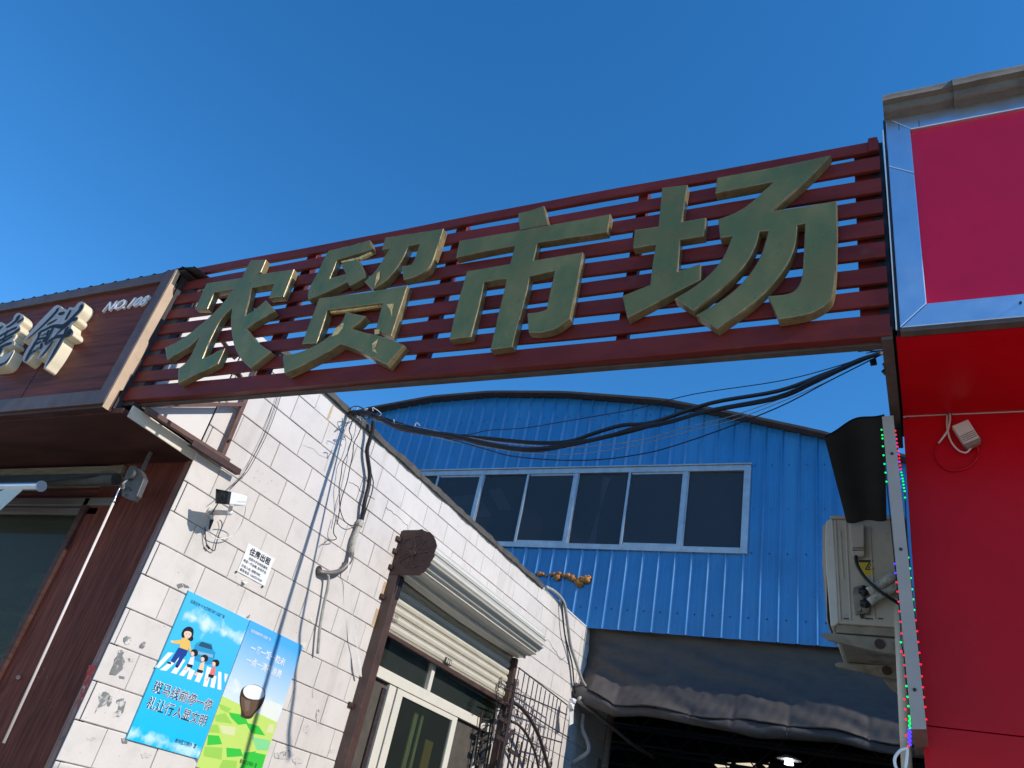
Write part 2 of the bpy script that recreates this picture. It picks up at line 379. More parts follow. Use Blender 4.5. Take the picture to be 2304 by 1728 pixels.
def soften(pts, lim=40, it=2):
    """round the shallow corners of a 2D outline and keep the sharp ones"""
    for _ in range(it):
        out = []; n = len(pts)
        for i in range(n):
            a, b, c = Vector(pts[i - 1]), Vector(pts[i]), Vector(pts[(i + 1) % n])
            d1, d2 = b - a, c - b
            ang = math.degrees(d1.angle(d2)) if d1.length > 1e-6 and d2.length > 1e-6 else 0
            if 3 < ang < lim: out += [tuple(b - d1 * 0.25), tuple(b + d2 * 0.25)]
            else: out.append(tuple(b))
        pts = out
    return pts
def text_obj(body, name, mt, parent, p0, xdir, ydir, height, width=None, extrude=0.0, offset=0.0, shear=0.0, spacing=1.0, label=None):
    cu = bpy.data.curves.new('lettering', 'FONT'); cu.body = body; cu.size = 1.0; cu.offset = offset
    cu.shear = shear; cu.space_character = spacing; cu.resolution_u = 2
    cu.extrude = extrude
    t = bpy.data.objects.new('lettering', cu); col.objects.link(t)
    dg = bpy.context.evaluated_depsgraph_get(); dg.update()
    me = bpy.data.meshes.new_from_object(t.evaluated_get(dg))
    bpy.data.objects.remove(t)
    xs = [v.co.x for v in me.vertices]; ys = [v.co.y for v in me.vertices]
    sy = height / 0.88; sx = (width / (max(xs) - min(xs))) if width else sy
    xd = Vector(xdir).normalized(); yd = Vector(ydir).normalized(); zd = xd.cross(yd)
    off = root_loc(parent) if parent else Vector((0, 0, 0)); x0 = min(xs)
    for v in me.vertices:
        c = v.co.copy(); v.co = Vector(p0) - off + xd * ((c.x - x0) * sx) + yd * (c.y * sy) + zd * c.z
    me.materials.clear(); me.materials.append(mt); me.name = name
    o = bpy.data.objects.new(name, me); col.objects.link(o)
    if parent: o.parent = parent
    if label: o['label'] = label
    return o

# ================================================================ GROUND
g = MB().poly([(-600, -600, 0), (600, -600, 0), (600, 600, 0), (-600, 600, 0)]).build('ground', M['ground'])
tag(g, 'grey concrete ground of the market lane', kind='structure')

# ================================================================ BLUE MARKET HALL
D2 = 12.2
hall = thing('market_hall', (-5, D2, 0), 'blue corrugated metal market hall with arched roof at the end of the lane', 'building')
ARCH = [(-17, 7.3), (-15, 8.35), (-13, 9.15), (-11.07, 9.66), (-9.39, 9.86), (-7.9, 9.88), (-6.18, 9.74), (-4.1, 9.42), (-2.6, 8.99), (-1.36, 8.60), (0.5, 7.85), (3, 6.6)]
def arch(x):
    for (x0, z0), (x1, z1) in zip(ARCH, ARCH[1:]):
        if x <= x1: return z0 + (z1 - z0) * (x - x0) / (x1 - x0)
    return ARCH[-1][1]
WX0, WX1, WZ0, WZ1 = -12.6, -2.545, 6.50, 8.08      # ribbon window opening
PITCH = 0.2765
def sheet(x0, x1, z0, ztop, name='cladding_sheet'):
    """one corrugated steel sheet: flat with raised ribs, facing -Y"""
    prof = [(x0, 0.0)]
    k = math.ceil((x0 + 5.045 - 0.02) / PITCH)
    while -5.045 + k * PITCH + 0.02 < x1:
        c = -5.045 + k * PITCH
        if c - 0.02 > x0 and c + 0.046 < x1:
            prof += [(c - 0.020, 0), (c - 0.010, -0.036), (c + 0.004, -0.036), (c + 0.036, 0)]
            # shallow stiffening swages between the ribs
        for q in (0.33, 0.67):
            xx = c + PITCH * q
            if x0 < xx - 0.012 and xx + 0.012 < x1: prof += [(xx - 0.012, 0), (xx - 0.004, -0.0035), (xx + 0.004, -0.0035), (xx + 0.012, 0)]
        k += 1
    prof.append((x1, 0.0))
    prof.sort()
    mb = MB()
    seg = 1
    for (a, ya), (b, yb) in zip(prof, prof[1:]):
        za, zb = (ztop(a), ztop(b)) if callable(ztop) else (ztop, ztop)
        mb.add([(a, D2 + ya, z0), (b, D2 + yb, z0), (b, D2 + yb, zb), (a, D2 + ya, za)], [(0, 1, 2, 3)])
    return mb.build(name, M['blue'], hall)
SW = PITCH * 4
x = -5.045 - PITCH * 0.5 - SW * 8
i = 0
while x < 2.7:
    x1 = x + SW
    top = lambda q: arch(q) - 0.03
    if x1 <= WX1 + 0.02 or x < WX1:
        sheet(x, x1, WZ1 - 0.01, top)                       # above the window band
        sheet(x, x1, 5.14, WZ0 + 0.02)                      # below it
        if x1 > WX1: sheet(WX1 - 0.02, x1, WZ0 + 0.02, WZ1 - 0.01)
    else:
        sheet(x, x1, 5.14, top)
    x = x1
# screws
mb = MB()
def dot(mb, p, r, ny=-1, n=6, d=0.006):
    mb.tube([p, Vector(p) + Vector((0, -d, 0))], r, n)
for z in (9.28, 8.72):
    for k in range(-22, 24):
        xx = -5.045 + k * PITCH + 0.1
        zz = z - (0.05 * (xx + 7) ** 2 * 0.4 if z > 9 else 0) * 0.5
        if zz < arch(xx) - 0.2 and -12 < xx < 2 and z > 9: dot(mb, (xx, D2, zz), 0.013)
for k in range(-8, 20):
    xx = -5.045 + k * PITCH + 0.12
    dot(mb, (xx, D2, 5.48), 0.013)
    if xx > WX1 + 0.05:
        dot(mb, (xx, D2, 6.53), 0.013); dot(mb, (xx, D2, 8.1), 0.013)
        dot(mb, (xx, D2, 7.3), 0.010)
mb.build('screw', M['black'], hall)['kind'] = 'stuff'
# window strip
fr = MB()
fy0, fy1 = D2 - 0.045, D2 + 0.05
fr.box(WX0, WX1 + 0.05, fy0, fy1, WZ1 - 0.085, WZ1 + 0.02)
fr.box(WX0, WX1 + 0.05, fy0, fy1, WZ0, WZ0 + 0.10)
fr.box(WX1 - 0.06, WX1 + 0.052, fy0 - 0.002, fy1, WZ0 + 0.002, WZ1 + 0.018)
fr.box(WX0, WX1 + 0.07, fy0 - 0.03, fy0 + 0.01, WZ1 + 0.02, WZ1 + 0.045)
wf = fr.build('window_frame', M['alu'], hall, bevel=0.006)
mull = [-11.8, -10.75, -9.75, -8.73, -7.70, -6.68, -5.675, -4.63, -3.60]
for k, mx_ in enumerate(mull):
    wide = 0.075 if k % 2 == 0 else 0.045
    MB().box(mx_ - wide / 2, mx_ + wide / 2, fy0 + 0.004, fy1 - 0.01, WZ0 + 0.10, WZ1 - 0.085).build('mullion', M['alu'], hall, bevel=0.004)
    if k % 2 == 0:
        for sx in (-1, 1):
            MB().box(mx_ + sx * (wide / 2 + 0.012) - 0.01, mx_ + sx * (wide / 2 + 0.012) + 0.01, fy0 + 0.02, fy1 - 0.012, WZ0 + 0.105, WZ1 - 0.09).build('mullion', M['alu'], hall)
edges = [WX0] + mull + [WX1]
for k in range(len(edges) - 1):
    yy = D2 - 0.008 + (0.012 if k % 2 else 0)
    a, b = edges[k], edges[k + 1]
    MB().poly([(a, yy, WZ0 + 0.05), (b, yy, WZ0 + 0.05), (b, yy, WZ1 - 0.04), (a, yy, WZ1 - 0.04)]).build('pane', M['hallglass'], hall)
    if k % 2 == 0:
        MB().box(a + 0.04, b - 0.04, fy0 + 0.022, fy1 - 0.014, WZ0 + 0.10, WZ0 + 0.145).build('sash_rail', M['alu'], hall, bevel=0.003)
        MB().box(a + 0.04, b - 0.04, fy0 + 0.022, fy1 - 0.014, WZ1 - 0.12, WZ1 - 0.085).build('sash_rail', M['alu'], hall, bevel=0.003)
# tied curtain behind a pane
def cur(u, v):
    z = WZ0 + 0.1 + v * 1.35
    wd = 0.03 + 0.16 * abs(v - 0.5) * 1.6
    return (-5.15 - 0.1 * (0.5 - v) + (u - 0.5) * wd, D2 + 0.05 + 0.01 * math.sin(u * 30), z)
MB().grid(cur, 12, 14).build('curtain', M['curtain'], hall)
mb = MB()
mb.add([(-8.65, D2 + 0.07, 7.55), (-7.75, D2 + 0.07, 7.62), (-7.35, D2 + 0.07, 7.15), (-8.2, D2 + 0.07, 7.12)], [(0, 1, 2, 3)])
mb.add([(-7.55, D2 + 0.07, 7.72), (-7.28, D2 + 0.07, 7.75), (-6.95, D2 + 0.07, 7.30), (-7.2, D2 + 0.07, 7.27)], [(0, 1, 2, 3)])
mb.build('ceiling_panel', mat('grey_ceiling_panel', (0.6, 0.56, 0.5), 0.8), hall)
# arched roof shell with overhang and trim
def roof(u, v):
    x_ = -17 + 20 * u; return (x_, D2 - 0.2 + v * 30, arch(x_) + 0.02)
MB().grid(roof, 60, 1, smooth=False).build('roof', M['bluedark'], hall)
pts_t = [(-17 + 20 * k / 60) for k in range(61)]
mb = MB()
for a, b in zip(pts_t, pts_t[1:]):
    za, zb = arch(a), arch(b)
    mb.add([(a, D2 - 0.205, za - 0.02), (b, D2 - 0.205, zb - 0.02), (b, D2 - 0.205, zb + 0.03), (a, D2 - 0.205, za + 0.03),
            (a, D2 + 0.0, za - 0.02), (b, D2 + 0.0, zb - 0.02)], [(0, 1, 2, 3), (0, 4, 5, 1)])
mb.build('roof_edge_trim', M['bluedark'], hall)
# side and back walls, interior floor slab line, posts and trusses
mb = MB()
mb.box(-17.1, -17.0, D2, 42, 0, 7.3); mb.box(3.0, 3.1, D2, 42, 0, 6.6)
mb.box(-17.1, -5.06, D2 - 0.0, D2 + 0.1, 0, 5.12)
mb.build('side_wall', M['interior'], hall)
MB().box(-17, 3, 41.9, 42, 0, 9.9).build('back_wall', M['interior'], hall)
for x_ in (-4.75, 2.4):
    MB().tube([(x_, D2 + 0.9, 0), (x_, D2 + 0.9, 4.9)], 0.06, 12).build('post', M['beam_wood'], hall)
for yy in (15.5, 18.5, 21.5, 24.5):
    t_ = MB()
    t_.bar((-16, yy, 4.75), (2.9, yy, 4.75), 0.05, 0.06); t_.bar((-16, yy, 5.35), (2.9, yy, 5.35), 0.05, 0.06)
    for k in range(19):
        xa = -16 + k
        t_.bar((xa, yy, 4.78), (xa + 0.5, yy, 5.32), 0.03, 0.03); t_.bar((xa + 0.5, yy, 5.32), (xa + 1, yy, 4.78), 0.03, 0.03)
    t_.build('roof_truss', M['iron'], hall)
for a in ((1603, 1645), (1655, 1705), (1712, 1732)):
    q = [PY(a[0], 1715 + 2, 26), PY(a[1], 1716, 26), PY(a[1] - 4, 1726, 26), PY(a[0] + 12, 1727, 26)]
    MB().poly(q).build('skylight', M['skylight'], hall)
lp = PY(1775, 1713, 20.0)
lamp = thing('hanging_lamp', lp, 'lit bell lamp with wide pale shade hanging inside the dark hall', 'lamp')
MB().tube([lp + Vector((0, 0, 0.06)), lp - Vector((0, 0, 0.07))], 0.2, 16, rs=[0.07, 0.10]).build('bulb', M['lamp'], lamp)
MB().tube([lp + Vector((0, 0, 0.03)), lp + Vector((0, 0, 0.12))], 0.5, 20, rs=[0.27, 0.10]).build('lamp_shade', M['camera_white'], lamp)
MB().tube([lp + Vector((0, 0, 0.12)), lp + Vector((0, 0, 1.5))], 0.01, 6).build('hanging_wire', M['black'], lamp)
# orange foam on the cladding
fm = MB()
for (u, v, r) in [(1215, 1292, 8), (1222, 1293, 6), (1229, 1297, 4), (1240, 1294, 5), (1247, 1293, 6), (1255, 1300, 11), (1259, 1293, 8), (1270, 1297, 8), (1279, 1297, 9),
                  (1288, 1301, 10), (1294, 1305, 7), (1303, 1312, 12), (1312, 1306, 12), (1320, 1305, 12), (1325, 1301, 8), (1308, 1316, 9), (1302, 1304, 6)]:
    c = PY(u * 1.0, v * 1.0, D2); rr = r / 1765 * 13.5
    n0 = len(fm.v)
    for a in range(6):
        for b in range(8):
            th = math.pi * a / 5; ph = 2 * math.pi * b / 8; q = rr * random.uniform(0.7, 1.15)
            fm.v.append(c + Vector((q * math.sin(th) * math.cos(ph), -0.02 - 0.6 * q * abs(math.sin(th) * math.sin(ph)), q * math.cos(th) * 0.8)))
    for a in range(5):
        for b in range(8):
            fm.f.append([n0 + a * 8 + b, n0 + a * 8 + (b + 1) % 8, n0 + (a + 1) * 8 + (b + 1) % 8, n0 + (a + 1) * 8 + b]); fm.mi.append(0); fm.sm.append(True)
fm.build('foam_patch', M['foam'], hall)

# tarpaulin under the cladding
TX0, TX1 = -5.1, 0.3
def tz_bot(x_):
    pts = [(-5.1, 4.05), (-4.85, 3.93), (-4.33, 3.80), (-3.9, 3.86), (-3.2, 3.84), (-2.59, 3.79), (-2.2, 3.76), (-1.83, 3.80), (-1.2, 3.83), (-0.75, 3.80), (0.3, 3.78)]
    for (a, za), (b, zb) in zip(pts, pts[1:]):
        if x_ <= b: return za + (zb - za) * (x_ - a) / (b - a)
    return 3.78
pinch = [-4.36, -3.19, -2.58, -1.82, -0.8]
rnd = [(random.uniform(1, 9), random.uniform(2, 14), random.uniform(0, 6), random.uniform(0.2, 1)) for _ in range(10)]
def tarp(u, v):
    x_ = TX0 + (TX1 - TX0) * u
    zb = tz_bot(x_); pf = min(abs(x_ - p) for p in pinch)
    roll = (0.085 + 0.02 * math.sin(x_ * 2.3) + 0.012 * math.sin(x_ * 5.1 + 1)) * (0.9 + 0.1 * min(1, pf / 0.05))
    wr = sum(c * math.sin(a * x_ + b * v * 3 + p) for a, b, p, c in rnd) * 0.0055 + 0.0012 * math.sin(x_ * 23 + v * 31) * math.sin(x_ * 7.3 - v * 11) + 0.0008 * math.sin(x_ * 41 - v * 17 + 2 * math.sin(v * 9))
    if v < 0.3:                       # rolled hem
        an = v / 0.3 * math.pi * 1.55 - math.pi * 0.9
        cy, cz = D2 + 0.02 - 0.10, zb + roll
        return (x_, cy - roll * 0.9 * math.cos(an) * 1.0 + wr, cz + roll * math.sin(an) * 0.95 + wr)
    t = (v - 0.3) / 0.7
    zz = zb + roll * 1.9 + (5.2 - zb - roll * 1.9) * t
    y_ = D2 - 0.16 + 0.30 * t ** 0.7 + 0.10 * math.sin(t * math.pi) + wr * (1.6 - t) * 1.4
    y_ += 0.02 * math.exp(-(pf / 0.15) ** 2) * math.exp(-t * 6)
    if u < 0.06: y_ += 0.25 * (0.06 - u) / 0.06 * (1 - t)
    return (x_, y_, zz)
tp = MB().grid(tarp, 260, 70).build('tarpaulin', M['tarp'])
tag(tp, 'grey tarpaulin curtain with rolled hem hung below the blue cladding', 'tarpaulin')
tp2 = thing('hem_cords', (-3, D2 - 0.2, 3.9), 'thin grey ties pinching the rolled hem of the grey tarpaulin', 'cord')
for p in pinch:
    zb = tz_bot(p)
    ring = [Vector((p + 0.01 * math.sin(k), D2 - 0.085 - 0.088 * math.cos(k / 12 * 2 * math.pi), zb + 0.075 + 0.09 * math.sin(k / 12 * 2 * math.pi))) for k in range(13)]
    MB().tube(ring, 0.004, 5).build('cord', M['castgrey'], tp2)
# pole slanting from the tarp corner, bent pipe
pp = thing('drain_hose', PY(1315, 1600, 12.0), 'bent grey hose dangling below the tarpaulin corner', 'hose')
MB().tube(spline([PY(1313, 1606, 12.4), PY(1311, 1640, 12.4), PY(1322, 1668, 12.4), PY(1324, 1690, 12.4), PY(1305, 1706, 12.4), PY(1275, 1722, 12.4)]), 0.035, 8).build('hose', M['wire_grey'], pp)
pl = MB().tube([PY(1302, 1578, 12.0), PY(1340, 1605, 12.3), PY(1420, 1672, 13.2), PY(1470, 1705, 14)], 0.03, 8).build('slanting_pole', M['aludull'])
tag(pl, 'slanting dark pole running from the tarpaulin corner into the hall', 'pole')

# ================================================================ WHITE TILED WALL
wall = thing('tiled_building', (wallx(3.92), 3.92, 0), 'white painted block-tiled building along the left side of the lane, sunlit', 'building')
OPEN_Y0, OPEN_Y1, OPEN_Z = 6.86, 9.74, 4.1
YE = 14.0
mb = MB()
def wb(mb, o0, o1, y0, y1, z0, z1): return mb.box(o0, o1, y0, y1, z0, z1, T=WT)
wb(mb, -0.25, -0.006, 3.965, OPEN_Y0, 0, 5.14); wb(mb, -0.25, -0.006, OPEN_Y1, YE, 0, 5.14); wb(mb, -0.25, -0.006, OPEN_Y0, OPEN_Y1, OPEN_Z, 5.14)
mb.build('wall', M['mortar'], wall)
rows = [(4.924, 5.145)] + [(4.924 - 0.2565 * (k + 1), 4.924 - 0.2565 * k) for k in range(16)]
JA, JB, LN, JT = 4.170, 4.413, 0.487, 0.0038
tile_cache = {}
def tile_mesh(l, h):
    key = (round(l, 3), round(h, 3))
    if key in tile_cache: return tile_cache[key]
    c = 0.005
    y0, y1, z0, z1 = JT, l - JT, JT, h - JT
    vs_ = [(-0.006, y0, z0), (-0.006, y1, z0), (-0.006, y1, z1), (-0.006, y0, z1),
           (-0.001, y0, z0), (-0.001, y1, z0), (-0.001, y1, z1), (-0.001, y0, z1),
           (0.003, y0 + c, z0 + c), (0.003, y1 - c, z0 + c), (0.003, y1 - c, z1 - c), (0.003, y0 + c, z1 - c)]
    fs = [(0, 1, 5, 4), (1, 2, 6, 5), (2, 3, 7, 6), (3, 0, 4, 7), (4, 5, 9, 8), (5, 6, 10, 9), (6, 7, 11, 10), (7, 4, 8, 11), (8, 9, 10, 11)]
    me = bpy.data.meshes.new('tile'); me.from_pydata(vs_, [], fs); me.materials.append(M['tile']); me.update()
    tile_cache[key] = me; return me
nt_ = 0
def put_tile(y0, y1, z0, z1):
    global nt_
    if y1 - y0 < 0.03: return
    o = bpy.data.objects.new('tile', tile_mesh(y1 - y0, z1 - z0)); col.objects.link(o)
    o.parent = wall
    o.location = WT(random.uniform(-0.002, 0.002), y0 + random.uniform(-0.001, 0.001), z0 + random.uniform(-0.001, 0.001)) - wall.location
    o.rotation_euler = (random.uniform(-0.002, 0.002), random.uniform(-0.002, 0.002), -K + random.uniform(-0.002, 0.002))
    nt_ += 1
for ri, (z0, z1) in enumerate(rows):
    j0 = JB if ri % 2 == 0 else JA
    ys = [j0 + LN * k for k in range(-2, 30)]
    ylim = YE if z1 > 3.5 else (13.5 if z1 > 2.3 else 7.2)
    if z1 < 0.95: continue
    for a, b in zip(ys, ys[1:]):
        a, b = max(a, 3.885), min(b, ylim)
        if b <= a: continue
        if z0 < OPEN_Z - 0.01:
            if a >= OPEN_Y0 and b <= OPEN_Y1: continue
            if a < OPEN_Y0 < b: b = OPEN_Y0
            if a < OPEN_Y1 < b: a = OPEN_Y1
        if z1 < 3.2 and a > 10.9 and z1 < 2.6: continue
        put_tile(a, b, z0, z1)
# cement coping along the wall top, uneven
cp = MB()
n = 90
for k in range(n):
    y0 = 4.2 + (10.35 - 4.2) * k / n; y1 = 4.2 + (10.35 - 4.2) * (k + 1) / n
    def top(y): return 5.145 + 0.05 + 0.006 * math.sin(y * 7) + 0.005 * math.sin(y * 23)
    def lo(y): return 5.138 - 0.008 * abs(math.sin(y * 5)) - 0.006 * abs(math.sin(y * 17 + 1))
    def ou(y): return 0.035 + 0.008 * math.sin(y * 9) + 0.004 * math.sin(y * 31)
    A_ = [WT(ou(y0), y0, lo(y0)), WT(ou(y1), y1, lo(y1)), WT(ou(y1), y1, top(y1)), WT(ou(y0), y0, top(y0)), WT(-0.2, y0, top(y0)), WT(-0.2, y1, top(y1)), WT(-0.0, y0, lo(y0)), WT(-0.0, y1, lo(y1))]
    cp.add(A_, [(0, 1, 2, 3), (3, 2, 5, 4), (6, 7, 1, 0)])
cp.build('coping', M['coping'], wall)
cp = MB(); cp.box(-0.26, 0.012, 10.35, YE, 5.14, 5.165, T=WT); cp.build('coping', M['tile'], wall)
# paint patches, holes, cracks, stains
def blob(cx, cy, rx, ry, n=18, j=0.35):
    out = []
    for k in range(n):
        a = 2 * math.pi * k / n; q = 1 + random.uniform(-j, j * 0.4)
        out.append((cx + rx * q * math.cos(a), cy + ry * q * math.sin(a)))
    return out
GX = lambda x_, y_: (120 + x_ / 4.767, 1380 + y_ / 4.767)
def wpoly(pxs, out, name, mt, parent, d=0.0006):
    pts = [PW(u, v, out) for u, v in pxs]
    return MB().prism(pts, (-d, 0, 0)).build(name, mt, parent)
def patch(pts, out=0.0065, mt='greypaint', name='paint_patch'): return wpoly([GX(*p) for p in pts], out, name, M[mt], wall)
patch([(755, 260), (790, 238), (825, 250), (838, 285), (815, 330), (780, 338), (752, 300)])
patch([(925, 345), (960, 305), (1000, 300), (995, 350), (960, 378), (925, 370)])
patch([(700, 400), (735, 388), (760, 420), (740, 455), (770, 520), (745, 560), (745, 600), (700, 640), (670, 665), (600, 655), (620, 600), (650, 540), (655, 490), (690, 450)])
patch([(800, 480), (860, 490), (855, 520), (815, 515)])
patch([(705, 668), (770, 680), (765, 705), (710, 695)])
patch([(500, 850), (560, 838), (600, 860), (610, 900), (590, 960), (560, 985), (520, 1000), (480, 1020), (455, 1060), (440, 1080), (470, 1000), (500, 960), (485, 900)])
patch([(610, 880), (640, 870), (625, 960), (600, 1000), (575, 990), (590, 930)])
patch([(680, 930), (755, 905), (760, 960), (715, 985), (675, 960)])
patch([(700, 990), (780, 940), (750, 1060), (715, 1110), (640, 1110), (660, 1060), (690, 1040)])
holes = MB()
HA = lambda x_, y_: (480 + x_ / 5.53, 860 + y_ / 5.53)
for (x_, y_, r) in [(552, 1103, 9), (610, 1137, 8), (512, 1188, 9), (574, 1230, 9), (680, 1260, 7), (725, 1228, 9), (790, 1275, 8), (647, 1357, 6), (822, 1378, 5), (710, 1570, 8), (590, 1325, 4), (640, 1520, 4), (800, 372, 5), (680, 685, 4), (695, 715, 3), (1215, 1038, 6)]:
    c = PW(*HA(x_, y_), 0.0045); rr = r / 5.53 / 270 * 0.55
    holes.poly([c + Vector((0, rr * math.cos(a * 1.05), rr * 1.3 * math.sin(a * 1.05))) for a in range(6)])
for _ in range(120):
    yy = random.choice([random.uniform(3.95, 7), random.uniform(3.95, 5.2)]); zz = random.uniform(1.6, 3.4)
    if 4.3 < yy < 5.85 and 1.8 < zz < 2.95: continue
    if yy > 6.6: continue
    c = WT(0.0045, yy, zz); rr = random.uniform(0.0012, 0.0035)
    holes.poly([c + Vector((0, rr * math.cos(a * 1.05) * random.uniform(0.6, 1.6), rr * 1.2 * math.sin(a * 1.05))) for a in range(6)])
holes.build('wall_pitting', M['dark'], wall)['kind'] = 'stuff'
def ribbon(pxs, wd, mt, name, parent, out=0.005, taper=True):
    P_ = [PW(u, v, out) for u, v in pxs]; mb = MB(); n = len(P_)
    vs_ = []
    for i in range(n):
        t = (P_[min(i + 1, n - 1)] - P_[max(i - 1, 0)]).normalized(); s_ = Vector((1, 0, 0)).cross(t).normalized()
        q = wd * (0.4 + 0.6 * math.sin(math.pi * (i + 0.5) / n)) if taper else wd
        vs_ += [P_[i] + s_ * q / 2, P_[i] - s_ * q / 2]
    mb.add(vs_, [(2 * i, 2 * i + 1, 2 * i + 3, 2 * i + 2) for i in range(n - 1)])
    return mb.build(name, mt, parent)
J_ = lambda x_, y_: (780 + x_ / 3.017, 850 + y_ / 3.017)
def jag(pts, n=6, a=1.2):
    out = []
    for (x0, y0), (x1, y1) in zip(pts, pts[1:]):
        for k in range(n): out.append((x0 + (x1 - x0) * k / n + random.uniform(-a, a), y0 + (y1 - y0) * k / n + random.uniform(-a, a)))
    return out + [pts[-1]]
ribbon(jag([J_(15, 705), J_(80, 740), J_(85, 765), J_(130, 790), J_(180, 820), J_(260, 875), J_(330, 930), J_(415, 1005), J_(415, 1035)]), 0.008, M['dark'], 'crack', wall)
ribbon(jag([(1231, 1438), (1246, 1460), (1262, 1485), (1272, 1478)]), 0.010, M['dark'], 'crack', wall)
ribbon(jag([HA(1100, 780), HA(1250, 830), HA(1310, 900), HA(1450, 960)], a=0.6), 0.003, M['mortar'], 'crack', wall)
ribbon([HA(1500, 270), HA(1460, 370), HA(1440, 430), HA(1415, 470)], 0.03, M['rust'], 'rust_stain', wall, 0.0046)
for p0, p1 in [((888, 1250), (877, 1285)), ((868, 1310), (858, 1345)), ((850, 1370), (838, 1410))]:
    ribbon([p0, p1], 0.05, M['rust'], 'rust_stain', wall, 0.0046, False)
# shaded end where the tarp corner is tied

# ================================================================ CREAM SIDE SHEET AND STEEL BRACKETS (left end of the gantry)
br = thing('side_bracket_frame', WT(0.05, 3.3, 3.93), 'brown steel triangle of angle bars bolted to the white wall under the sign', 'bracket')
T5 = lambda o, y, z: WT(o, y, z)
MB().bar(WT(0.06, 3.28, 3.925), WT(0.06, 4.16, 3.955), 0.04, 0.04).build('bottom_bar', M['brownsteel'], br, bevel=0.003)
b2 = MB(); b2.bar(WT(0.085, 3.75, 3.905), WT(0.085, 4.30, 3.925), 0.004, 0.05); b2.bar(WT(0.06, 3.75, 3.882), WT(0.06, 4.30, 3.902), 0.05, 0.004)
b2.build('angle_bar', M['rustbrown'], br)
MB().bar(WT(0.06, 4.075, 3.93), WT(0.06, 4.05, 5.0), 0.04, 0.04, upv=(1, 0, 0)).build('upright_bar', M['brownsteel'], br, bevel=0.003)
MB().bar(WT(0.065, 3.31, 3.985), WT(0.065, 4.05, 4.445), 0.035, 0.035).build('brace_bar', M['brownsteel'], br, bevel=0.003)
for p in (WT(0.088, 4.06, 4.10), WT(0.088, 4.05, 4.55)):
    MB().tube([p, p + Vector((0.015, 0, 0))], 0.012, 6).build('bolt', M['rustbrown'], br)

# ================================================================ LEFT SHOP
shop = thing('bakery_shop_front', (-7, 3.93, 0), 'brown wood-clad shop front with deep sign box left of the lane', 'building')
YF = 3.08          # front of the sign box trim
XR = -5.335        # right end of the sign box
ZT, ZB = 5.165, 3.872
XL = -13
pan = MB().box(XL, XR - 0.02, 3.115, 3.16, ZB + 0.02, ZT - 0.02).build('sign_panel', M['brown'], shop)
# faint joints between laminate boards
for x_ in (-6.52, -8.1, -9.6):
    MB().box(x_ - 0.002, x_ + 0.002, 3.112, 3.116, ZB + 0.05, ZT - 0.05).build('panel_joint', M['dark'], shop)
MB().box(XL, XR, YF, 3.16, ZT - 0.095, ZT).build('top_trim', M['trim'], shop, bevel=0.004)
MB().box(XL, XR - 0.004, YF - 0.002, 3.16, ZB, ZB + 0.125).build('bottom_trim', M['trim'], shop, bevel=0.004)
MB().box(XR - 0.115, XR, YF - 0.004, 3.155, ZB + 0.003, ZT + 0.012).build('side_trim', M['trim'], shop, bevel=0.004)
# cream end cap strip, sunlit
e = MB()
zs = [ZB - 0.03, 4.02, 4.04, 4.46, 4.5, 4.95, 5.0, ZT + 0.012]
ys_ = [3.135, 3.14, 3.185, 3.215, 3.17, 3.185, 3.135, 3.12]
ys_ = [3.135, 3.14, 3.165, 3.175, 3.155, 3.16, 3.13, 3.12]
pts = [(XR + 0.003, YF + 0.002, z) for z in zs] + [(XR + 0.003, y, z) for y, z in reversed(list(zip(ys_, zs)))]
e.prism(pts, (0.006, 0, 0)); e.build('end_cap', M['tanstrip'], shop)
MB().box(XR - 0.03, XR + 0.0015, 3.165, 3.26, ZB + 0.01, ZT).build('box_side', M['darkroof'], shop)
MB().box(XR, -5.20, 3.215, 3.28, 3.93, 5.16).build('end_post', M['darkroof'], shop)
MB().box(XR - 1.5, -5.20, 3.285, 3.9, 5.10, 5.13).build('box_top', M['darkroof'], shop)
# soffit
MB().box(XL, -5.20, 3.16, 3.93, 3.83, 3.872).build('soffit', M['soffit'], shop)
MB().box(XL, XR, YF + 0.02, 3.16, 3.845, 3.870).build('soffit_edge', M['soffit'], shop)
MB().box(-5.198, -5.183, 3.215, 3.925, 3.828, 3.922).build('soffit_side_board', M['cream'], shop)
MB().box(-5.199, -5.176, 3.29, 3.878, 3.95, 5.135).build('side_sheet', M['creamboard'], shop)
# front wall: pillar, transom, window
MB().box(-6.22, -5.30, 3.93, 4.1, 0, 3.83).build('pillar', M['brownv'], shop)
c_ = MB(); c_.box(-5.298, -5.278, 3.922, 3.99, 0, 3.83); c_.box(-5.255, -5.20, 3.905, 3.99, 0, 3.83); c_.box(-5.278, -5.255, 3.935, 3.99, 0, 3.83)
c_.build('corner_trim', M['cornersteel'], shop, bevel=0.003)
MB().box(-5.2, -5.176, 3.895, 3.925, 0.0, 3.825).build('corner_bead', M['rail'], shop)
MB().box(-6.29, -6.22, 3.90, 4.1, 0, 3.50).build('window_jamb', M['soffit'], shop, bevel=0.006)
MB().box(XL, -6.22, 3.97, 4.1, 3.42, 3.83).build('lintel', M['brown'], shop)
MB().box(XL, -6.0, 3.90, 3.965, 3.70, 3.80).build('beam', M['beam_wood'], shop)
MB().box(XL, -5.97, 3.87, 3.965, 3.62, 3.70).build('beam', M['beam_wood'], shop)
MB().box(XL, -5.92, 3.90, 3.965, 3.43, 3.50).build('aluminium_strip', M['aludull'], shop, bevel=0.003)
MB().box(XL, -6.10, 3.93, 3.965, 3.36, 3.42).build('aluminium_strip', M['aludull'], shop, bevel=0.003)
MB().poly([(XL, 4.02, 0), (-6.28, 4.02, 0), (-6.28, 4.02, 3.40), (XL, 4.02, 3.40)]).build('window_pane', M['shopglass'], shop)
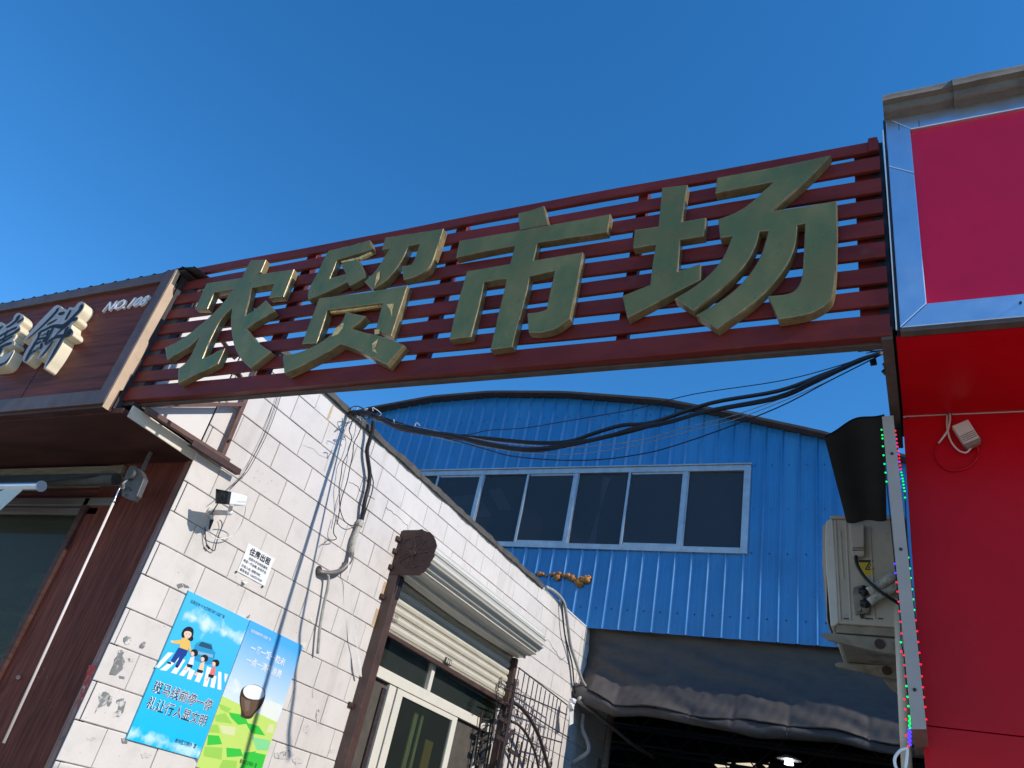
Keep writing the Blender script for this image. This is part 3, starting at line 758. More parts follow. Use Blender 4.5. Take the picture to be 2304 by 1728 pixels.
inn = MB(); inn.box(XL, -6.22, 6.5, 6.6, 0, 3.8); inn.box(XL, -6.22, 4.1, 6.5, 3.5, 3.55); inn.box(-6.22, -6.18, 4.1, 6.5, 0, 3.5)
inn.build('interior', M['interior'], shop)
sh = MB()
for z in (1.9, 2.3, 2.7): sh.box(-9.5, -6.8, 4.9, 5.3, z, z + 0.03)
for x_ in (-9.5, -8.6, -7.7, -6.83): sh.box(x_, x_ + 0.03, 4.92, 5.28, 1.5, 2.9)
sh.build('shelf', M['beam_wood'], shop)
wn = MB()
for a, b in (((0, 1475), (45, 1492)), ((25, 1455), (62, 1465)), ((52, 1388), (15, 1490)), ((62, 1420), (38, 1462))):
    wn.bar(PY(*a, 4.4), PY(*b, 4.4), 0.02, 0.02)
wn.build('inner_window_bars', M['wire_grey'], shop)
MB().box(PY(75, 1315, 4.5).x - 0.1, PY(110, 1315, 4.5).x + 0.15, 4.5, 4.7, PY(90, 1325, 4.5).z, PY(90, 1290, 4.5).z).build('inner_box', M['aludull'], shop)
# corrugated roof sheet above the sign box
def corr(u, v):
    x_ = XL + (-5.13 - XL) * u
    z = 5.170 + 0.014 * max(0, math.cos(x_ / 0.165 * 2 * math.pi)) ** 3 + v * 0.12
    if x_ > -5.5: z += 0.02 * math.sin((x_ + 5.5) / 0.37 * math.pi)
    return (x_, 3.084 + v * 0.9, z)
MB().grid(corr, 700, 1, smooth=False).build('corrugated_roof', M['darkroof'], shop)
MB().box(XL, -5.25, 3.10, 3.9, 5.166, 5.176).build('roof_board', M['darkroof'], shop)
# rest of the shop building
MB().box(XL, -5.23, 4.11, 9, 3.85, 5.05).build('upper_storey', M['interior'], shop)
# bits on the pillar
MB().tube([PY(41, 1524, 3.93), PY(41, 1524, 3.91)], 0.016, 8).build('door_fitting', M['castgrey'], shop)
for (u, v) in ((214, 1442), (86, 1524), (98, 1506), (106, 1524), (112, 1575), (118, 1590)):
    c = PY(u, v, 3.927); MB().box(c.x - 0.005, c.x + 0.005, 3.927, 3.9295, c.z - 0.004, c.z + 0.005).build('paint_spot', M['castgrey'], shop)
q = [PY(200, 1497, 3.897) , PY(219, 1497, 3.897), PY(196, 1560, 3.897), PY(172, 1596, 3.897)]
MB().prism(q, (0, 0.001, 0)).build('sticker_remains', M['redpaint'], shop)

# channel letters: the two brush-script characters
Z8 = lambda x_, y_: (x_ / 8.296, 660 + y_ / 8.296)
YC = 3.015
def chan(outline, name, parent, conv=Z8):
    pts = [PY(*conv(*p), YC) for p in outline]
    ol = [(p.x, p.z) for p in pts]; ol = soften(ol, 75, 2)
    mb = MB().prism([(x_, YC, z) for x_, z in ol], (0, 0.098, 0), 0, 1, smooth_side=False)
    o = mb.build(name, [M['whiteedge'], M['biscuit']], parent)
    # grey inset face
    cx = sum(p[0] for p in ol) / len(ol); cz = sum(p[1] for p in ol) / len(ol)
    bm = bmesh.new(); vv = [bm.verts.new((x_, YC - 0.002, z)) for x_, z in ol]; f = bm.faces.new(vv)
    r = bmesh.ops.inset_region(bm, faces=[f], thickness=0.011, use_even_offset=True)
    for ff in r['faces']: bm.faces.remove(ff)
    me = bpy.data.meshes.new('letter_face'); off = root_loc(parent)
    bmesh.ops.translate(bm, verts=bm.verts, vec=-off); bm.to_mesh(me); bm.free(); me.materials.append(M['greyface'])
    fo = bpy.data.objects.new('letter_face', me); col.objects.link(fo); fo.parent = parent
    return o
def brush(strokes, parent, conv=Z8):
    mb = MB(); d = 0.0045
    for st in strokes:
        d += 0.0004
        ctr = [PY(*conv(x_, y_), YC - d) for x_, y_, _ in st]; wd = [w_ * 1.22 / 8.296 / 262 for _, _, w_ in st]
        sp = spline(ctr, 6); n = len(sp); ws = []
        for i in range(n):
            t = i / (n - 1) * (len(st) - 1); a = min(int(t), len(st) - 2); ws.append(wd[a] + (wd[a + 1] - wd[a]) * (t - a))
        L_, R_ = [], []
        for i in range(n):
            t = (sp[min(i + 1, n - 1)] - sp[max(i - 1, 0)]).normalized(); s_ = Vector((0, 1, 0)).cross(t).normalized()
            L_.append(sp[i] + s_ * ws[i] / 2); R_.append(sp[i] - s_ * ws[i] / 2)
        t0 = (sp[0] - sp[1]).normalized() * ws[0] * 0.45; t1 = (sp[-1] - sp[-2]).normalized() * ws[-1] * 0.45
        poly = L_ + [sp[-1] + t1] + R_[::-1] + [sp[0] + t0]
        mb.add(L_ + R_, [(i, i + 1, n + i + 1, n + i) for i in range(n - 1)])
        mb.add([L_[0], sp[0] + t0, R_[0]], [(0, 1, 2)]); mb.add([L_[-1], sp[-1] + t1, R_[-1]], [(0, 1, 2)])
    return mb.build('brush_stroke', M['navyface'], parent)
ch1 = thing('sign_character', PY(140, 800, YC), 'large navy brush-script character 餅 on deep cream box, right of the pair on brown fascia', 'sign letter')
chan([(430, 905), (520, 770), (700, 570), (860, 400), (1000, 265), (1030, 235), (1080, 218), (1130, 232), (1165, 290), (1215, 285), (1255, 320), (1290, 270), (1325, 258), (1370, 275),
      (1410, 250), (1440, 200), (1490, 160), (1545, 150), (1580, 190), (1570, 260), (1530, 330), (1430, 440), (1465, 440), (1460, 490), (1410, 540), (1350, 570), (1320, 650), (1370, 700), (1375, 760),
      (1330, 810), (1210, 835), (1150, 960), (1010, 1190), (900, 1330), (850, 1400), (815, 1412), (830, 1350), (900, 1190), (1000, 1000), (1080, 870), (1000, 920),
      (940, 1010), (830, 1160), (760, 1215), (690, 1228), (700, 1190), (770, 1080), (740, 1085), (690, 1050), (600, 1180), (510, 1280), (450, 1295), (422, 1250), (440, 1150), (540, 980), (620, 850), (690, 740), (560, 830)], 'letter_box', ch1)
brush([[(1075, 285, 60), (1040, 350, 80), (900, 500, 75), (700, 690, 50), (560, 810, 35), (480, 880, 8)],
       [(1100, 375, 50), (1150, 375, 75), (1190, 370, 55)], [(1050, 490, 35), (960, 540, 55), (900, 570, 35), (880, 600, 10)],
       [(740, 720, 50), (850, 670, 55), (990, 610, 60), (1200, 610, 90), (1330, 500, 90), (1420, 480, 60)],
       [(1515, 225, 70), (1500, 290, 90), (1400, 400, 75), (1250, 540, 60), (1120, 610, 30)],
       [(1310, 320, 50), (1270, 400, 60), (1225, 480, 45)],
       [(730, 730, 55), (720, 800, 50), (640, 940, 60), (540, 1120, 70), (480, 1250, 55)],
       [(900, 700, 60), (870, 800, 50), (800, 900, 50)], [(770, 790, 20), (850, 750, 35)], [(700, 860, 30), (820, 830, 50), (860, 870, 60)],
       [(640, 950, 40), (760, 900, 40)], [(770, 940, 45), (760, 1000, 60), (745, 1040, 30)], [(640, 1090, 45), (720, 1000, 30)],
       [(540, 1140, 40), (650, 1060, 25)],
       [(980, 640, 40), (930, 760, 45), (860, 880, 50), (850, 950, 40)],
       [(1200, 620, 70), (1110, 700, 45), (1000, 830, 30)], [(1290, 690, 80), (1290, 750, 110), (1180, 790, 70), (1050, 810, 60), (930, 880, 60), (850, 960, 30)],
       [(1250, 650, 80), (1200, 760, 60), (1130, 880, 60), (1040, 1040, 65), (950, 1200, 50), (860, 1350, 18)],
       [(980, 900, 40), (900, 1010, 50), (820, 1110, 45), (730, 1200, 20)]], ch1)
ch2 = thing('sign_character', PY(30, 800, YC), 'large navy brush-script character 燒 on deep cream box, cut by the left edge', 'sign letter')
chan([(-300, 700), (-120, 560), (0, 535), (60, 545), (100, 600), (160, 570), (245, 500), (262, 430), (310, 375), (370, 362), (420, 400), (455, 460), (440, 520), (360, 590), (390, 660), (370, 700), (290, 760),
      (300, 800), (240, 870), (280, 910), (260, 960), (130, 1010), (65, 1030), (60, 1090), (0, 1170), (60, 1190), (150, 1130), (250, 1050), (265, 1075), (200, 1200), (120, 1330), (0, 1390), (-300, 1400)], 'letter_box', ch2)
brush([[(340, 430, 90), (310, 500, 90), (200, 590, 75), (120, 630, 40)], [(420, 480, 60), (330, 540, 55)], [(300, 640, 60), (200, 680, 60), (60, 760, 60), (-60, 830, 50)],
       [(340, 680, 80), (250, 740, 70), (100, 820, 60), (-40, 900, 60)], [(230, 800, 40), (60, 900, 60), (-60, 980, 50)], [(130, 700, 40), (60, 880, 40)],
       [(200, 930, 60), (100, 960, 70), (0, 1010, 60), (-80, 1050, 50)], [(20, 990, 60), (0, 1090, 50), (-60, 1180, 50)],
       [(250, 1080, 14), (180, 1200, 45), (80, 1300, 45), (-60, 1360, 55)], [(30, 620, 60), (-60, 700, 60)]], ch2)
nb = thing('shop_number', PY(280, 680, 3.11), 'small raised white shop number lettering NO.108 on the brown fascia', 'shop number')
p0 = PY(232, 699, 3.10); p1 = PY(330, 676, 3.10)
text_obj('NO.108', 'digits', M['no108'], nb, (p0.x, 3.103, p0.z - 0.012), (1, 0, -0.005), (0, 0, 1), 0.125, width=(p1.x - p0.x) + 0.02, extrude=0.010, offset=0.012, shear=0.3, spacing=1.04)

# retractable awning under the soffit
aw = thing('retractable_awning', (-7, 3.7, 3.55), 'retractable awning roller with silver front bar under the brown soffit', 'awning')
p = PY(262, 1078, 3.72)
MB().tube([(-12, 3.72, p.z), (p.x, 3.72, p.z)], 0.05, 20).build('roller_tube', M['darktube'], aw)
p2 = PY(92, 1094, 3.55)
MB().tube([(-12, 3.55, p2.z), (p2.x, 3.55, p2.z)], 0.038, 24).build('front_bar', M['steel'], aw, bevel=0.003)
MB().tube([(p2.x, 3.55, p2.z), (p2.x + 0.012, 3.55, p2.z)], 0.045, 24).build('bar_end_cap', mat('pale_blue_cap', (0.5, 0.6, 0.72), 0.4, metal=0.3, var=0.02), aw)
q = [PY(-30, 1170, 3.53), PY(0, 1148, 3.53), PY(55, 1098, 3.53), PY(12, 1100, 3.53), PY(-30, 1120, 3.53)]
MB().prism(q, (0, 0.003, 0)).build('fabric_flap', M['fabric'], aw)
MB().poly([(-12, 3.68, p.z + 0.05), (p.x, 3.70, p.z + 0.045), (p2.x, 3.55, p2.z + 0.04), (-12, 3.55, p2.z + 0.04)]).build('fabric', M['darktube'], aw)
bk = MB()
ZZ = lambda x_, y_: (x_ / 5.529, 960 + y_ / 5.529)
out_ = [(1620, 480), (1690, 480), (1760, 560), (1790, 640), (1740, 760), (1700, 860), (1640, 920), (1510, 860), (1510, 790), (1530, 700), (1540, 640), (1570, 560)]
bk.prism([PY(*ZZ(*q_), 3.66) for q_ in out_], (0, 0.05, 0))
bk.build('end_bracket', M['castgrey'], aw, bevel=0.006)
c = PY(*ZZ(1645, 610), 3.66)
MB().tube([c, c + Vector((0, -0.03, 0))], 0.045, 14).build('gear_cover', M['darktube'], aw, bevel=0.006)
for q_ in ((1610, 760), (1577, 858), (1565, 760), (1632, 788)):
    c = PY(*ZZ(*q_), 3.66); MB().tube([c, c + Vector((0, -0.008, 0))], 0.008, 8).build('bolt', M['black'], aw)
MB().bar(PY(*ZZ(1870, 330), 3.75), PY(*ZZ(1760, 560), 3.72), 0.03, 0.05).build('bracket_arm', M['aludull'], aw)
mb = MB()
for a in range(3):
    mb.tube(spline([PY(*ZZ(1580 + a * 6, 660), 3.64), PY(*ZZ(1520 + a * 12, 710), 3.62), PY(*ZZ(1530 + a * 8, 770), 3.63), PY(*ZZ(1495, 760), 3.64)], 5), 0.002, 5)
mb.build('loose_wires', M['wire_grey'], aw)
rod = thing('crank_pole', PY(8, 1675, 3.62), 'long pale crank pole hanging from the awning gear across the brown pillar', 'pole')
MB().tube([PY(*ZZ(1410, 950), 3.62), PY(8, 1672, 3.62)], 0.0095, 10).build('pole', M['rod'], rod)
MB().tube(spline([PY(*ZZ(1410, 950), 3.62), PY(*ZZ(1450, 850), 3.62), PY(*ZZ(1490, 765), 3.62), PY(*ZZ(1500, 740), 3.64)], 4), 0.006, 8).build('hook', M['steel'], rod)

# ================================================================ MARKET SIGN (gantry)
sign = thing('market_sign', (-2.7, 3.2, 3.95), 'red slatted steel gantry sign spanning the lane with four big green-bronze characters', 'sign')
SX0, SX1 = -5.33, -0.062
tops = [5.289 - 0.151 * k for k in range(0, 9)]
tops = [5.289, 5.149, 4.995, 4.842, 4.691, 4.540, 4.388, 4.237, 4.089]
def slat(zt, zb, d, x0=SX0, x1=SX1, seed=0):
    """hollow steel slat, very slightly wavy along its length"""
    mb = MB(); n = 40; r = random.Random(seed)
    ph = [r.uniform(0, 6) for _ in range(4)]
    ring = []
    for i in range(n + 1):
        x_ = x0 + (x1 - x0) * i / n
        dz = 0.0035 * math.sin(x_ * 2.1 + ph[0]) + 0.0012 * math.sin(x_ * 6 + ph[1]); dy = 0.005 * math.sin(x_ * 1.7 + ph[2])
        c = 0.005
        ring.append([(x_, 3.2 + dy + c, zt + dz), (x_, 3.2 + dy, zt - c + dz), (x_, 3.2 + dy, zb + c + dz), (x_, 3.2 + dy + c, zb + dz), (x_, 3.2 + dy + d, zb + dz), (x_, 3.2 + dy + d, zt + dz)])
    for i in range(n):
        o = len(mb.v); mb.v += [Vector(p) for p in ring[i] + ring[i + 1]]
        for k in range(6):
            k2 = (k + 1) % 6; mb.f.append([o + k, o + k2, o + 6 + k2, o + 6 + k]); mb.mi.append(0); mb.sm.append(False)
    mb.poly(ring[0]); mb.poly(ring[-1][::-1])
    return mb
for k, zt in enumerate(tops):
    if k == 0: slat(zt, 5.211, 0.03, x0=-5.33, seed=k).build('top_slat', M['slat'], sign)
    elif k == 8: slat(zt, 3.965, 0.05, seed=k).build('bottom_beam', M['slat'], sign)
    else: slat(zt, zt - 0.1 + (0.002 if k % 2 else 0), 0.025, seed=k).build('slat', M['slat'], sign)
MB().box(SX0 + 0.05, SX1 - 0.03, 3.255, 3.30, 3.955, 4.0).build('rear_beam', M['beam'], sign, bevel=0.004)
for x0, x1 in ((-0.19, -0.10), (-1.423, -1.36), (-2.745, -2.66), (-4.09, -3.995), (-5.33, -5.25)):
    MB().box(x0, x1, 3.252 if x0 > -5 else 3.256, 3.30, 4.002, 5.27).build('upright', M['slat'], sign, bevel=0.003)
MB().box(-0.115, -0.066, 3.19, 3.215, 5.20, 5.30).build('end_plate', M['slat'], sign, bevel=0.008)
# bits of bracket behind the first character
mb = MB()
for (a, b) in (((640, 790), (720, 900)), ((740, 1000), (780, 1080)), ((600, 960), (740, 1015))):
    mb.bar(PY(300 + a[0] / 3.16, 520 + a[1] / 3.16, 3.45), PY(300 + b[0] / 3.16, 520 + b[1] / 3.16, 3.45), 0.03, 0.03)
mb.build('rear_strut', M['brownsteel'], sign)
C1 = lambda x_, y_: (300 + x_ / 3.16, 520 + y_ / 3.16)
C2 = lambda x_, y_: (950 + x_ / 3.949, 400 + y_ / 3.949)
C3 = lambda x_, y_: (1350 + x_ / 3.16, 300 + y_ / 3.16)
YL = 3.138
def letter(outs, conv, label):
    root = None
    for k, ol in enumerate(outs):
        yy = YL - 0.004 * k
        pts = [PY(*conv(*p), yy) for p in ol]
        q = soften([(p.x, p.z) for p in pts], 42, 2)
        mb = MB()
        n = len(q)
        # front face slightly inset with a rolled edge
        bm = bmesh.new(); vv = [bm.verts.new((x_, yy, z)) for x_, z in q]; f = bm.faces.new(vv)
        bm.normal_update()
        if f.normal.y > 0: f.normal_flip(); bm.normal_update()
        f.material_index = 0
        ext = bmesh.ops.extrude_edge_only(bm, edges=list(f.edges))
        nv = [g_ for g_ in ext['geom'] if isinstance(g_, bmesh.types.BMVert)]
        for v_ in nv: v_.co.y = 3.193
        for ff in bm.faces:
            if ff is not f: ff.material_index = 1
        edges = list(f.edges)
        try: bmesh.ops.bevel(bm, geom=edges, offset=0.0065, segments=2, profile=0.6, affect='EDGES', clamp_overlap=True, material=1)
        except Exception as ex: print('bevel', ex)
        bmesh.ops.recalc_face_normals(bm, faces=bm.faces)
        off = root_loc(sign)
        bmesh.ops.translate(bm, verts=bm.verts, vec=-off)
        me = bpy.data.meshes.new('character'); bm.to_mesh(me); bm.free()
        me.materials.append(M['bronze']); me.materials.append(M['letter_side'])
        nm = 'character' if k == 0 else 'character_stroke'
        o = bpy.data.objects.new(nm, me); col.objects.link(o)
        if k == 0: o.parent = sign; root = o; o['label'] = label
        else: o.parent = root
    return root
letter([[(835, 205), (942, 202), (905, 290), (878, 308), (1142, 270), (1065, 464), (962, 476), (1000, 373), (842, 403), (832, 440), (815, 510), (800, 565), (795, 602),
         (850, 567), (900, 528), (940, 490), (985, 538), (1002, 570), (920, 620), (850, 660), (805, 692), (830, 725), (870, 775), (920, 820), (980, 856),
         (830, 972), (790, 940), (750, 890), (718, 820), (700, 740), (690, 650), (700, 548), (650, 590), (612, 640), (570, 720), (522, 825), (490, 905),
         (550, 880), (600, 853), (652, 830), (600, 942), (540, 975), (470, 1008), (390, 1045), (315, 1082), (320, 975), (360, 948), (400, 900), (440, 820), (466, 753),
         (400, 822), (330, 858), (240, 918), (223, 828), (320, 785), (430, 705), (540, 612), (640, 508), (690, 440), (708, 412), (575, 436), (525, 550), (437, 553), (520, 370), (772, 330), (800, 270)]],
       C1, 'first big bronze character 农, its left leg over the white wall')
ch_b = letter([[(1390, 137), (1540, 105), (1680, 62), (1702, 128), (1480, 196), (1450, 202), (1396, 335), (1510, 302), (1476, 240), (1590, 195), (1635, 262), (1655, 325), (1535, 392), (1520, 362), (1400, 425), (1242, 487), (1238, 420), (1310, 298), (1368, 165)],
        [(1790, 45), (2000, 15), (2204, -20), (2170, 90), (2122, 232), (2075, 290), (1990, 330), (1920, 347), (1908, 250), (1975, 236), (2000, 200), (2035, 90), (1957, 105), (1912, 200), (1850, 292), (1780, 365), (1702, 412), (1640, 358), (1700, 308), (1758, 230), (1820, 122), (1765, 135)],
        [(1320, 476), (1650, 435), (1948, 385), (1832, 742), (1722, 705), (1770, 512), (1380, 562), (1302, 797), (1196, 803)],
        [(1510, 575), (1650, 602), (1605, 648), (1550, 690), (1680, 730), (1780, 748), (1924, 808), (1802, 952), (1700, 903), (1590, 842), (1470, 802), (1380, 862), (1250, 932), (1072, 1012), (1062, 885), (1200, 858), (1330, 792), (1430, 715), (1485, 645)]],
       C1, 'second big bronze character 贸, gold showing through the flaked film')
letter([[(850, 316), (970, 288), (1080, 248), (1118, 412), (935, 455), (1300, 390), (1672, 320), (1642, 482), (1025, 577), (985, 735), (1427, 660), (1370, 960), (1310, 1250), (1190, 1342), (1050, 1378), (945, 1375), (933, 1205), (1050, 1192), (1105, 1165), (1140, 1000), (1178, 825), (955, 875),
         (930, 1000), (895, 1120), (850, 1290), (798, 1500), (603, 1528), (640, 1380), (690, 1160), (752, 895), (550, 925), (500, 1150), (430, 1412), (240, 1438), (290, 1220), (340, 1030), (397, 830), (780, 765), (822, 604), (560, 655), (298, 712), (330, 560), (866, 466)]],
       C2, 'third big bronze character 市, smooth and green')
letter([[(440, 385), (622, 364), (602, 490), (585, 627), (754, 597), (740, 730), (570, 757), (553, 980), (717, 925), (716, 1040), (500, 1150), (345, 1235), (193, 1313), (157, 1155), (355, 1075), (372, 930), (395, 790), (233, 817), (245, 685), (415, 660)],
        [(830, 315), (1240, 240), (1642, 153), (1540, 270), (1400, 398), (1300, 480), (1225, 550), (1440, 520), (1684, 478), (1686, 700), (1672, 1150), (1600, 1230), (1480, 1290), (1268, 1322), (1192, 1155), (1330, 1145), (1400, 1108), (1440, 1020), (1450, 850), (1457, 640), (1405, 650), (1395, 790), (1342, 920), (1260, 1035), (1135, 1170), (1000, 1275), (830, 1393),
         (760, 1340), (680, 1290), (830, 1210), (965, 1110), (1075, 990), (1150, 860), (1197, 690), (1135, 697), (1110, 800), (1045, 920), (940, 1035), (820, 1140), (665, 1262), (528, 1175), (680, 1085), (800, 985), (885, 870), (940, 730), (852, 742), (838, 610), (980, 560), (1110, 462), (1232, 345), (1050, 382), (818, 427)]],
       C3, 'fourth big bronze character 场, largest and paler green')
# flaked gold film patches on the second character
gp = lambda pts, conv: MB().prism([PY(*conv(*p), YL - 0.0135) for p in pts], (0, 0.001, 0)).build('gold_flake', M['gold'], ch_b)
gp([(1410, 750), (1440, 690), (1480, 655), (1495, 655), (1485, 690), (1450, 735)], C1)
gp([(1715, 390), (1730, 300), (1752, 285), (1748, 340)], C1)
gp([(1800, 520), (1855, 515), (1840, 560), (1838, 605), (1825, 560)], C1)
gp([(1715, 700), (1750, 700), (1748, 730), (1715, 735)], C1)
gp([(1700, 800), (1740, 765), (1715, 830), (1735, 870), (1700, 850)], C1)
for pts, cv in (([(1475, 215), (1600, 185), (1690, 145), (1695, 158), (1600, 205), (1480, 222)], C1), ([(1400, 568), (1560, 548), (1760, 512), (1762, 527), (1560, 565), (1400, 580)], C1)):
    MB().prism([PY(*cv(*p), 3.145) for p in pts], (0, 0.02, 0)).build('gold_edge', M['gold'], ch_b)

# ================================================================ RIGHT RED SHOP
rs_ = thing('red_shop_front', (1.0, 3.93, 0), 'red and magenta panelled shop front at the right with pale blue metal sign frame', 'building')
FX0, FX1, FZ0, FZ1 = -0.022, 6.5, 3.992, 5.43
YR = 3.19
fw = 0.115
fz1i = 5.305
MB().prism([(FX0, YR, FZ0), (FX0 + fw, YR, FZ0 + 0.125), (FX0 + fw, YR, 4.965), (FX0, YR, 5.045)], (0, 0.05, 0)).build('frame_strip', M['framealu'], rs_, bevel=0.004)
MB().prism([(FX0, YR, 5.050), (FX0 + fw, YR, 4.970), (FX0 + fw, YR, fz1i), (FX0, YR, FZ1)], (0, 0.05, 0)).build('frame_strip', M['framealu'], rs_, bevel=0.004)
MB().prism([(FX0 + 0.003, YR, FZ0), (FX1, YR, FZ0), (FX1, YR, FZ0 + 0.125), (FX0 + fw + 0.003, YR, FZ0 + 0.125)], (0, 0.05, 0)).build('frame_strip', M['framealu'], rs_, bevel=0.004)
MB().prism([(FX0 + 0.003, YR, FZ1), (FX1, YR, FZ1), (FX1, YR, fz1i), (FX0 + fw + 0.003, YR, fz1i)], (0, 0.05, 0)).build('frame_strip', M['framealu'], rs_, bevel=0.004)
MB().box(FX0 + fw - 0.01, FX1, YR + 0.02, YR + 0.04, FZ0 + 0.11, fz1i + 0.01).build('magenta_panel', M['magenta'], rs_)
MB().box(FX0 - 0.012, FX0 - 0.002, YR + 0.012, YR + 0.3, FZ0 - 0.01, FZ1).build('frame_side', M['black'], rs_)
MB().box(FX0 - 0.018, FX0 - 0.0125, YR + 0.01, YR + 0.02, FZ0, FZ1 - 0.08).build('sealant_line', M['camera_white'], rs_)
c = PY(2296, 682, YR); MB().tube([c, c - Vector((0, 0.006, 0))], 0.006, 8).build('screw', M['black'], rs_)
MB().box(FX0, FX1, YR + 0.002, 3.235, FZ0 - 0.022, FZ0 - 0.001).build('lower_lip', M['beam'], rs_)
MB().box(-0.042, FX1, 3.24, 3.929, 3.968, 3.985).build('soffit', M['red'], rs_)
MB().box(-0.103, -0.055, 3.215, 4.24, 3.95, 4.02).build('soffit_side_beam', M['beam'], rs_)
MB().box(-0.103, -0.045, 3.24, 4.24, 4.022, 5.3).build('side_board', M['black'], rs_)
# wall panels under the soffit
for (a, b, z0, z1) in ((-0.045, 2.4, 2.443, 3.962), (2.404, 5, 2.443, 3.962), (-0.05, 0.9, 0, 2.439), (0.904, 5, 0, 2.439)):
    MB().box(a, b, 3.93, 3.96, z0, z1).build('red_wall_panel', M['red'], rs_, bevel=0.002)
MB().box(-0.043, 0.6, 3.926, 3.93, 3.9625, 3.967).build('seam_strip', M['adapter'], rs_)
MB().box(-0.02, 6.5, 3.97, 12, 0, 3.9).build('building_body', M['gutter'], rs_)
MB().box(-0.03, 6.5, 3.3, 9, 3.995, 5.30).build('upper_storey', M['interior'], rs_)
# cement ridge/gutter pieces along the top
def ridge(x0, x1, z0, r, name='ridge_tile', drop=0.0, seed=0):
    mb = MB(); rr = random.Random(seed); n = 14; m_ = 24; ph = rr.uniform(0, 6)
    rings = []
    for j in range(m_ + 1):
        x_ = x0 + (x1 - x0) * j / m_; w1 = 0.0016 * math.sin(x_ * 19 + ph) + 0.001 * math.sin(x_ * 47)
        ring = []
        prof = [(0.03, 0.0), (-0.045, -0.006 + 0.5 * w1), (-0.055, 0.0), (-0.055, 0.045), (-0.085, 0.05)]
        for k in range(8):
            a = math.pi * k / 7 * 0.62; prof.append((-0.085 + 0.10 * (1 - math.cos(a)), 0.05 + 0.115 * math.sin(a)))
        prof.append((0.25, 0.16))
        for (dy, dz) in prof: ring.append((x_, YR - 0.01 + dy * r, z0 + dz * r + w1 + drop * (x_ - x0)))
        rings.append(ring)
    L0 = len(rings[0])
    for j in range(m_):
        o = len(mb.v); mb.v += [Vector(p) for p in rings[j] + rings[j + 1]]
        for k in range(L0 - 1): mb.f.append([o + k, o + k + 1, o + L0 + k + 1, o + L0 + k]); mb.mi.append(0); mb.sm.append(k > 4)
    mb.poly(rings[0]); mb.poly(rings[-1][::-1])
    return mb.build(name, M['gutter'], rs_)
ridge(-0.028, 0.315, 5.412, 1.0, seed=1)
ridge(0.305, 0.56, 5.398, 1.13, seed=2)
ridge(0.55, 1.25, 5.402, 1.10, seed=3)
ridge(1.24, 2.4, 5.40, 1.1, seed=4)
ridge(2.39, 6.5, 5.40, 1.1, seed=5)
mb = MB(); 
for (u, v) in ((2067, 283), (2022, 292), (2246, 197), (2160, 208)):
    c = PY(u, v - 12, YR - 0.04); mb.tube([c, c - Vector((0, 0, 0.045))], 0.002, 5)
mb.build('wire_stub', M['black'], rs_)
# adapter with looped lead on the red wall
ad = thing('power_adapter', PY(2173, 970, 3.9), 'small pinkish white adapter box hanging tilted on the red wall', 'power adapter')
qs = [PY(u, v, 3.88) for u, v in ((2141.8, 958), (2178, 943), (2205, 985), (2169, 1000))]
MB().prism(qs, (0, 0.035, 0)).build('case', M['adapter'], ad, bevel=0.004)
for k in range(4):
    a = qs[0].lerp(qs[3], 0.60 + 0.09 * k) ; b = qs[1].lerp(qs[2], 0.60 + 0.09 * k)
    MB().bar(a + Vector((0.004, -0.001, 0)), b - Vector((0.004, 0.001, 0)), 0.003, 0.003).build('groove', M['signunder'], ad)
MB().prism([PY(u, v, 3.878) for u, v in ((2167, 1000), (2206, 984), (2207, 993), (2176, 1008))], (0, 0.03, 0)).build('terminal', M['signunder'], ad)
RC = lambda x_, y_: (1750 + x_ / 3.318, 750 + y_ / 3.318)
MB().tube(spline([PY(*RC(1285, 600), 3.92), PY(*RC(1285, 650), 3.9), PY(*RC(1270, 720), 3.9), PY(*RC(1235, 775), 3.9), PY(*RC(1200, 820), 3.92)]), 0.005, 8).build('lead', M['adapter'], ad)
MB().tube(spline([PY(*RC(1265, 610), 3.92), PY(*RC(1265, 700), 3.9), PY(*RC(1290, 800), 3.9), PY(*RC(1345, 870), 3.9), PY(*RC(1400, 890), 3.9), PY(*RC(1430, 870), 3.9), PY(*RC(1450, 840), 3.9)]), 0.0045, 8).build('lead', M['adapter'], ad)
MB().tube(spline([PY(*RC(1200, 820), 3.925), PY(*RC(1175, 880), 3.92), PY(*RC(1190, 950), 3.92), PY(*RC(1250, 1010), 3.92), PY(*RC(1320, 1025), 3.92), PY(*RC(1420, 1000), 3.92), PY(*RC(1480, 940), 3.92), PY(*RC(1495, 870), 3.92), PY(*RC(1480, 830), 3.9)]), 0.004, 8).build('lead', M['red'], ad)
MB().tube([PY(*RC(1280, 603), 3.93), PY(*RC(1280, 603), 3.92)], 0.012, 10).build('wall_hole', M['black'], ad)

# ================================================================ EDGE-ON BLADE SIGN WITH LED STRINGS
bl = thing('projecting_sign', (-0.06, 3.6, 2.35), 'grey projecting sign board seen edge-on beside the red wall', 'sign')
t0, t1, b0, b1 = PY(1984, 937, 3.6), PY(2010, 934, 3.6), PY(2051, 1641, 3.6), PY(2085, 1641, 3.6)
MB().prism([t0, t1, b1, b0], (0, 0.50, 0), 0, 1).build('board', [M['grey_sign'], M['signunder']], bl, bevel=0.002)
mb = MB()
for (u, v) in ((2007, 1021), (2027, 1236), (2058, 1552)):
    c = PY(u, v, 3.6); mb.tube([c, c - Vector((0, 0.004, 0))], 0.007, 10)
mb.build('rivet', M['black'], bl)
led = thing('led_string', (-0.08, 3.62, 2.35), 'red, green and blue LED dots strung down both edges of the grey projecting sign', 'string lights')
R4 = lambda x_, y_: (1800 + x_ / 2.871, 1150 + y_ / 2.871)
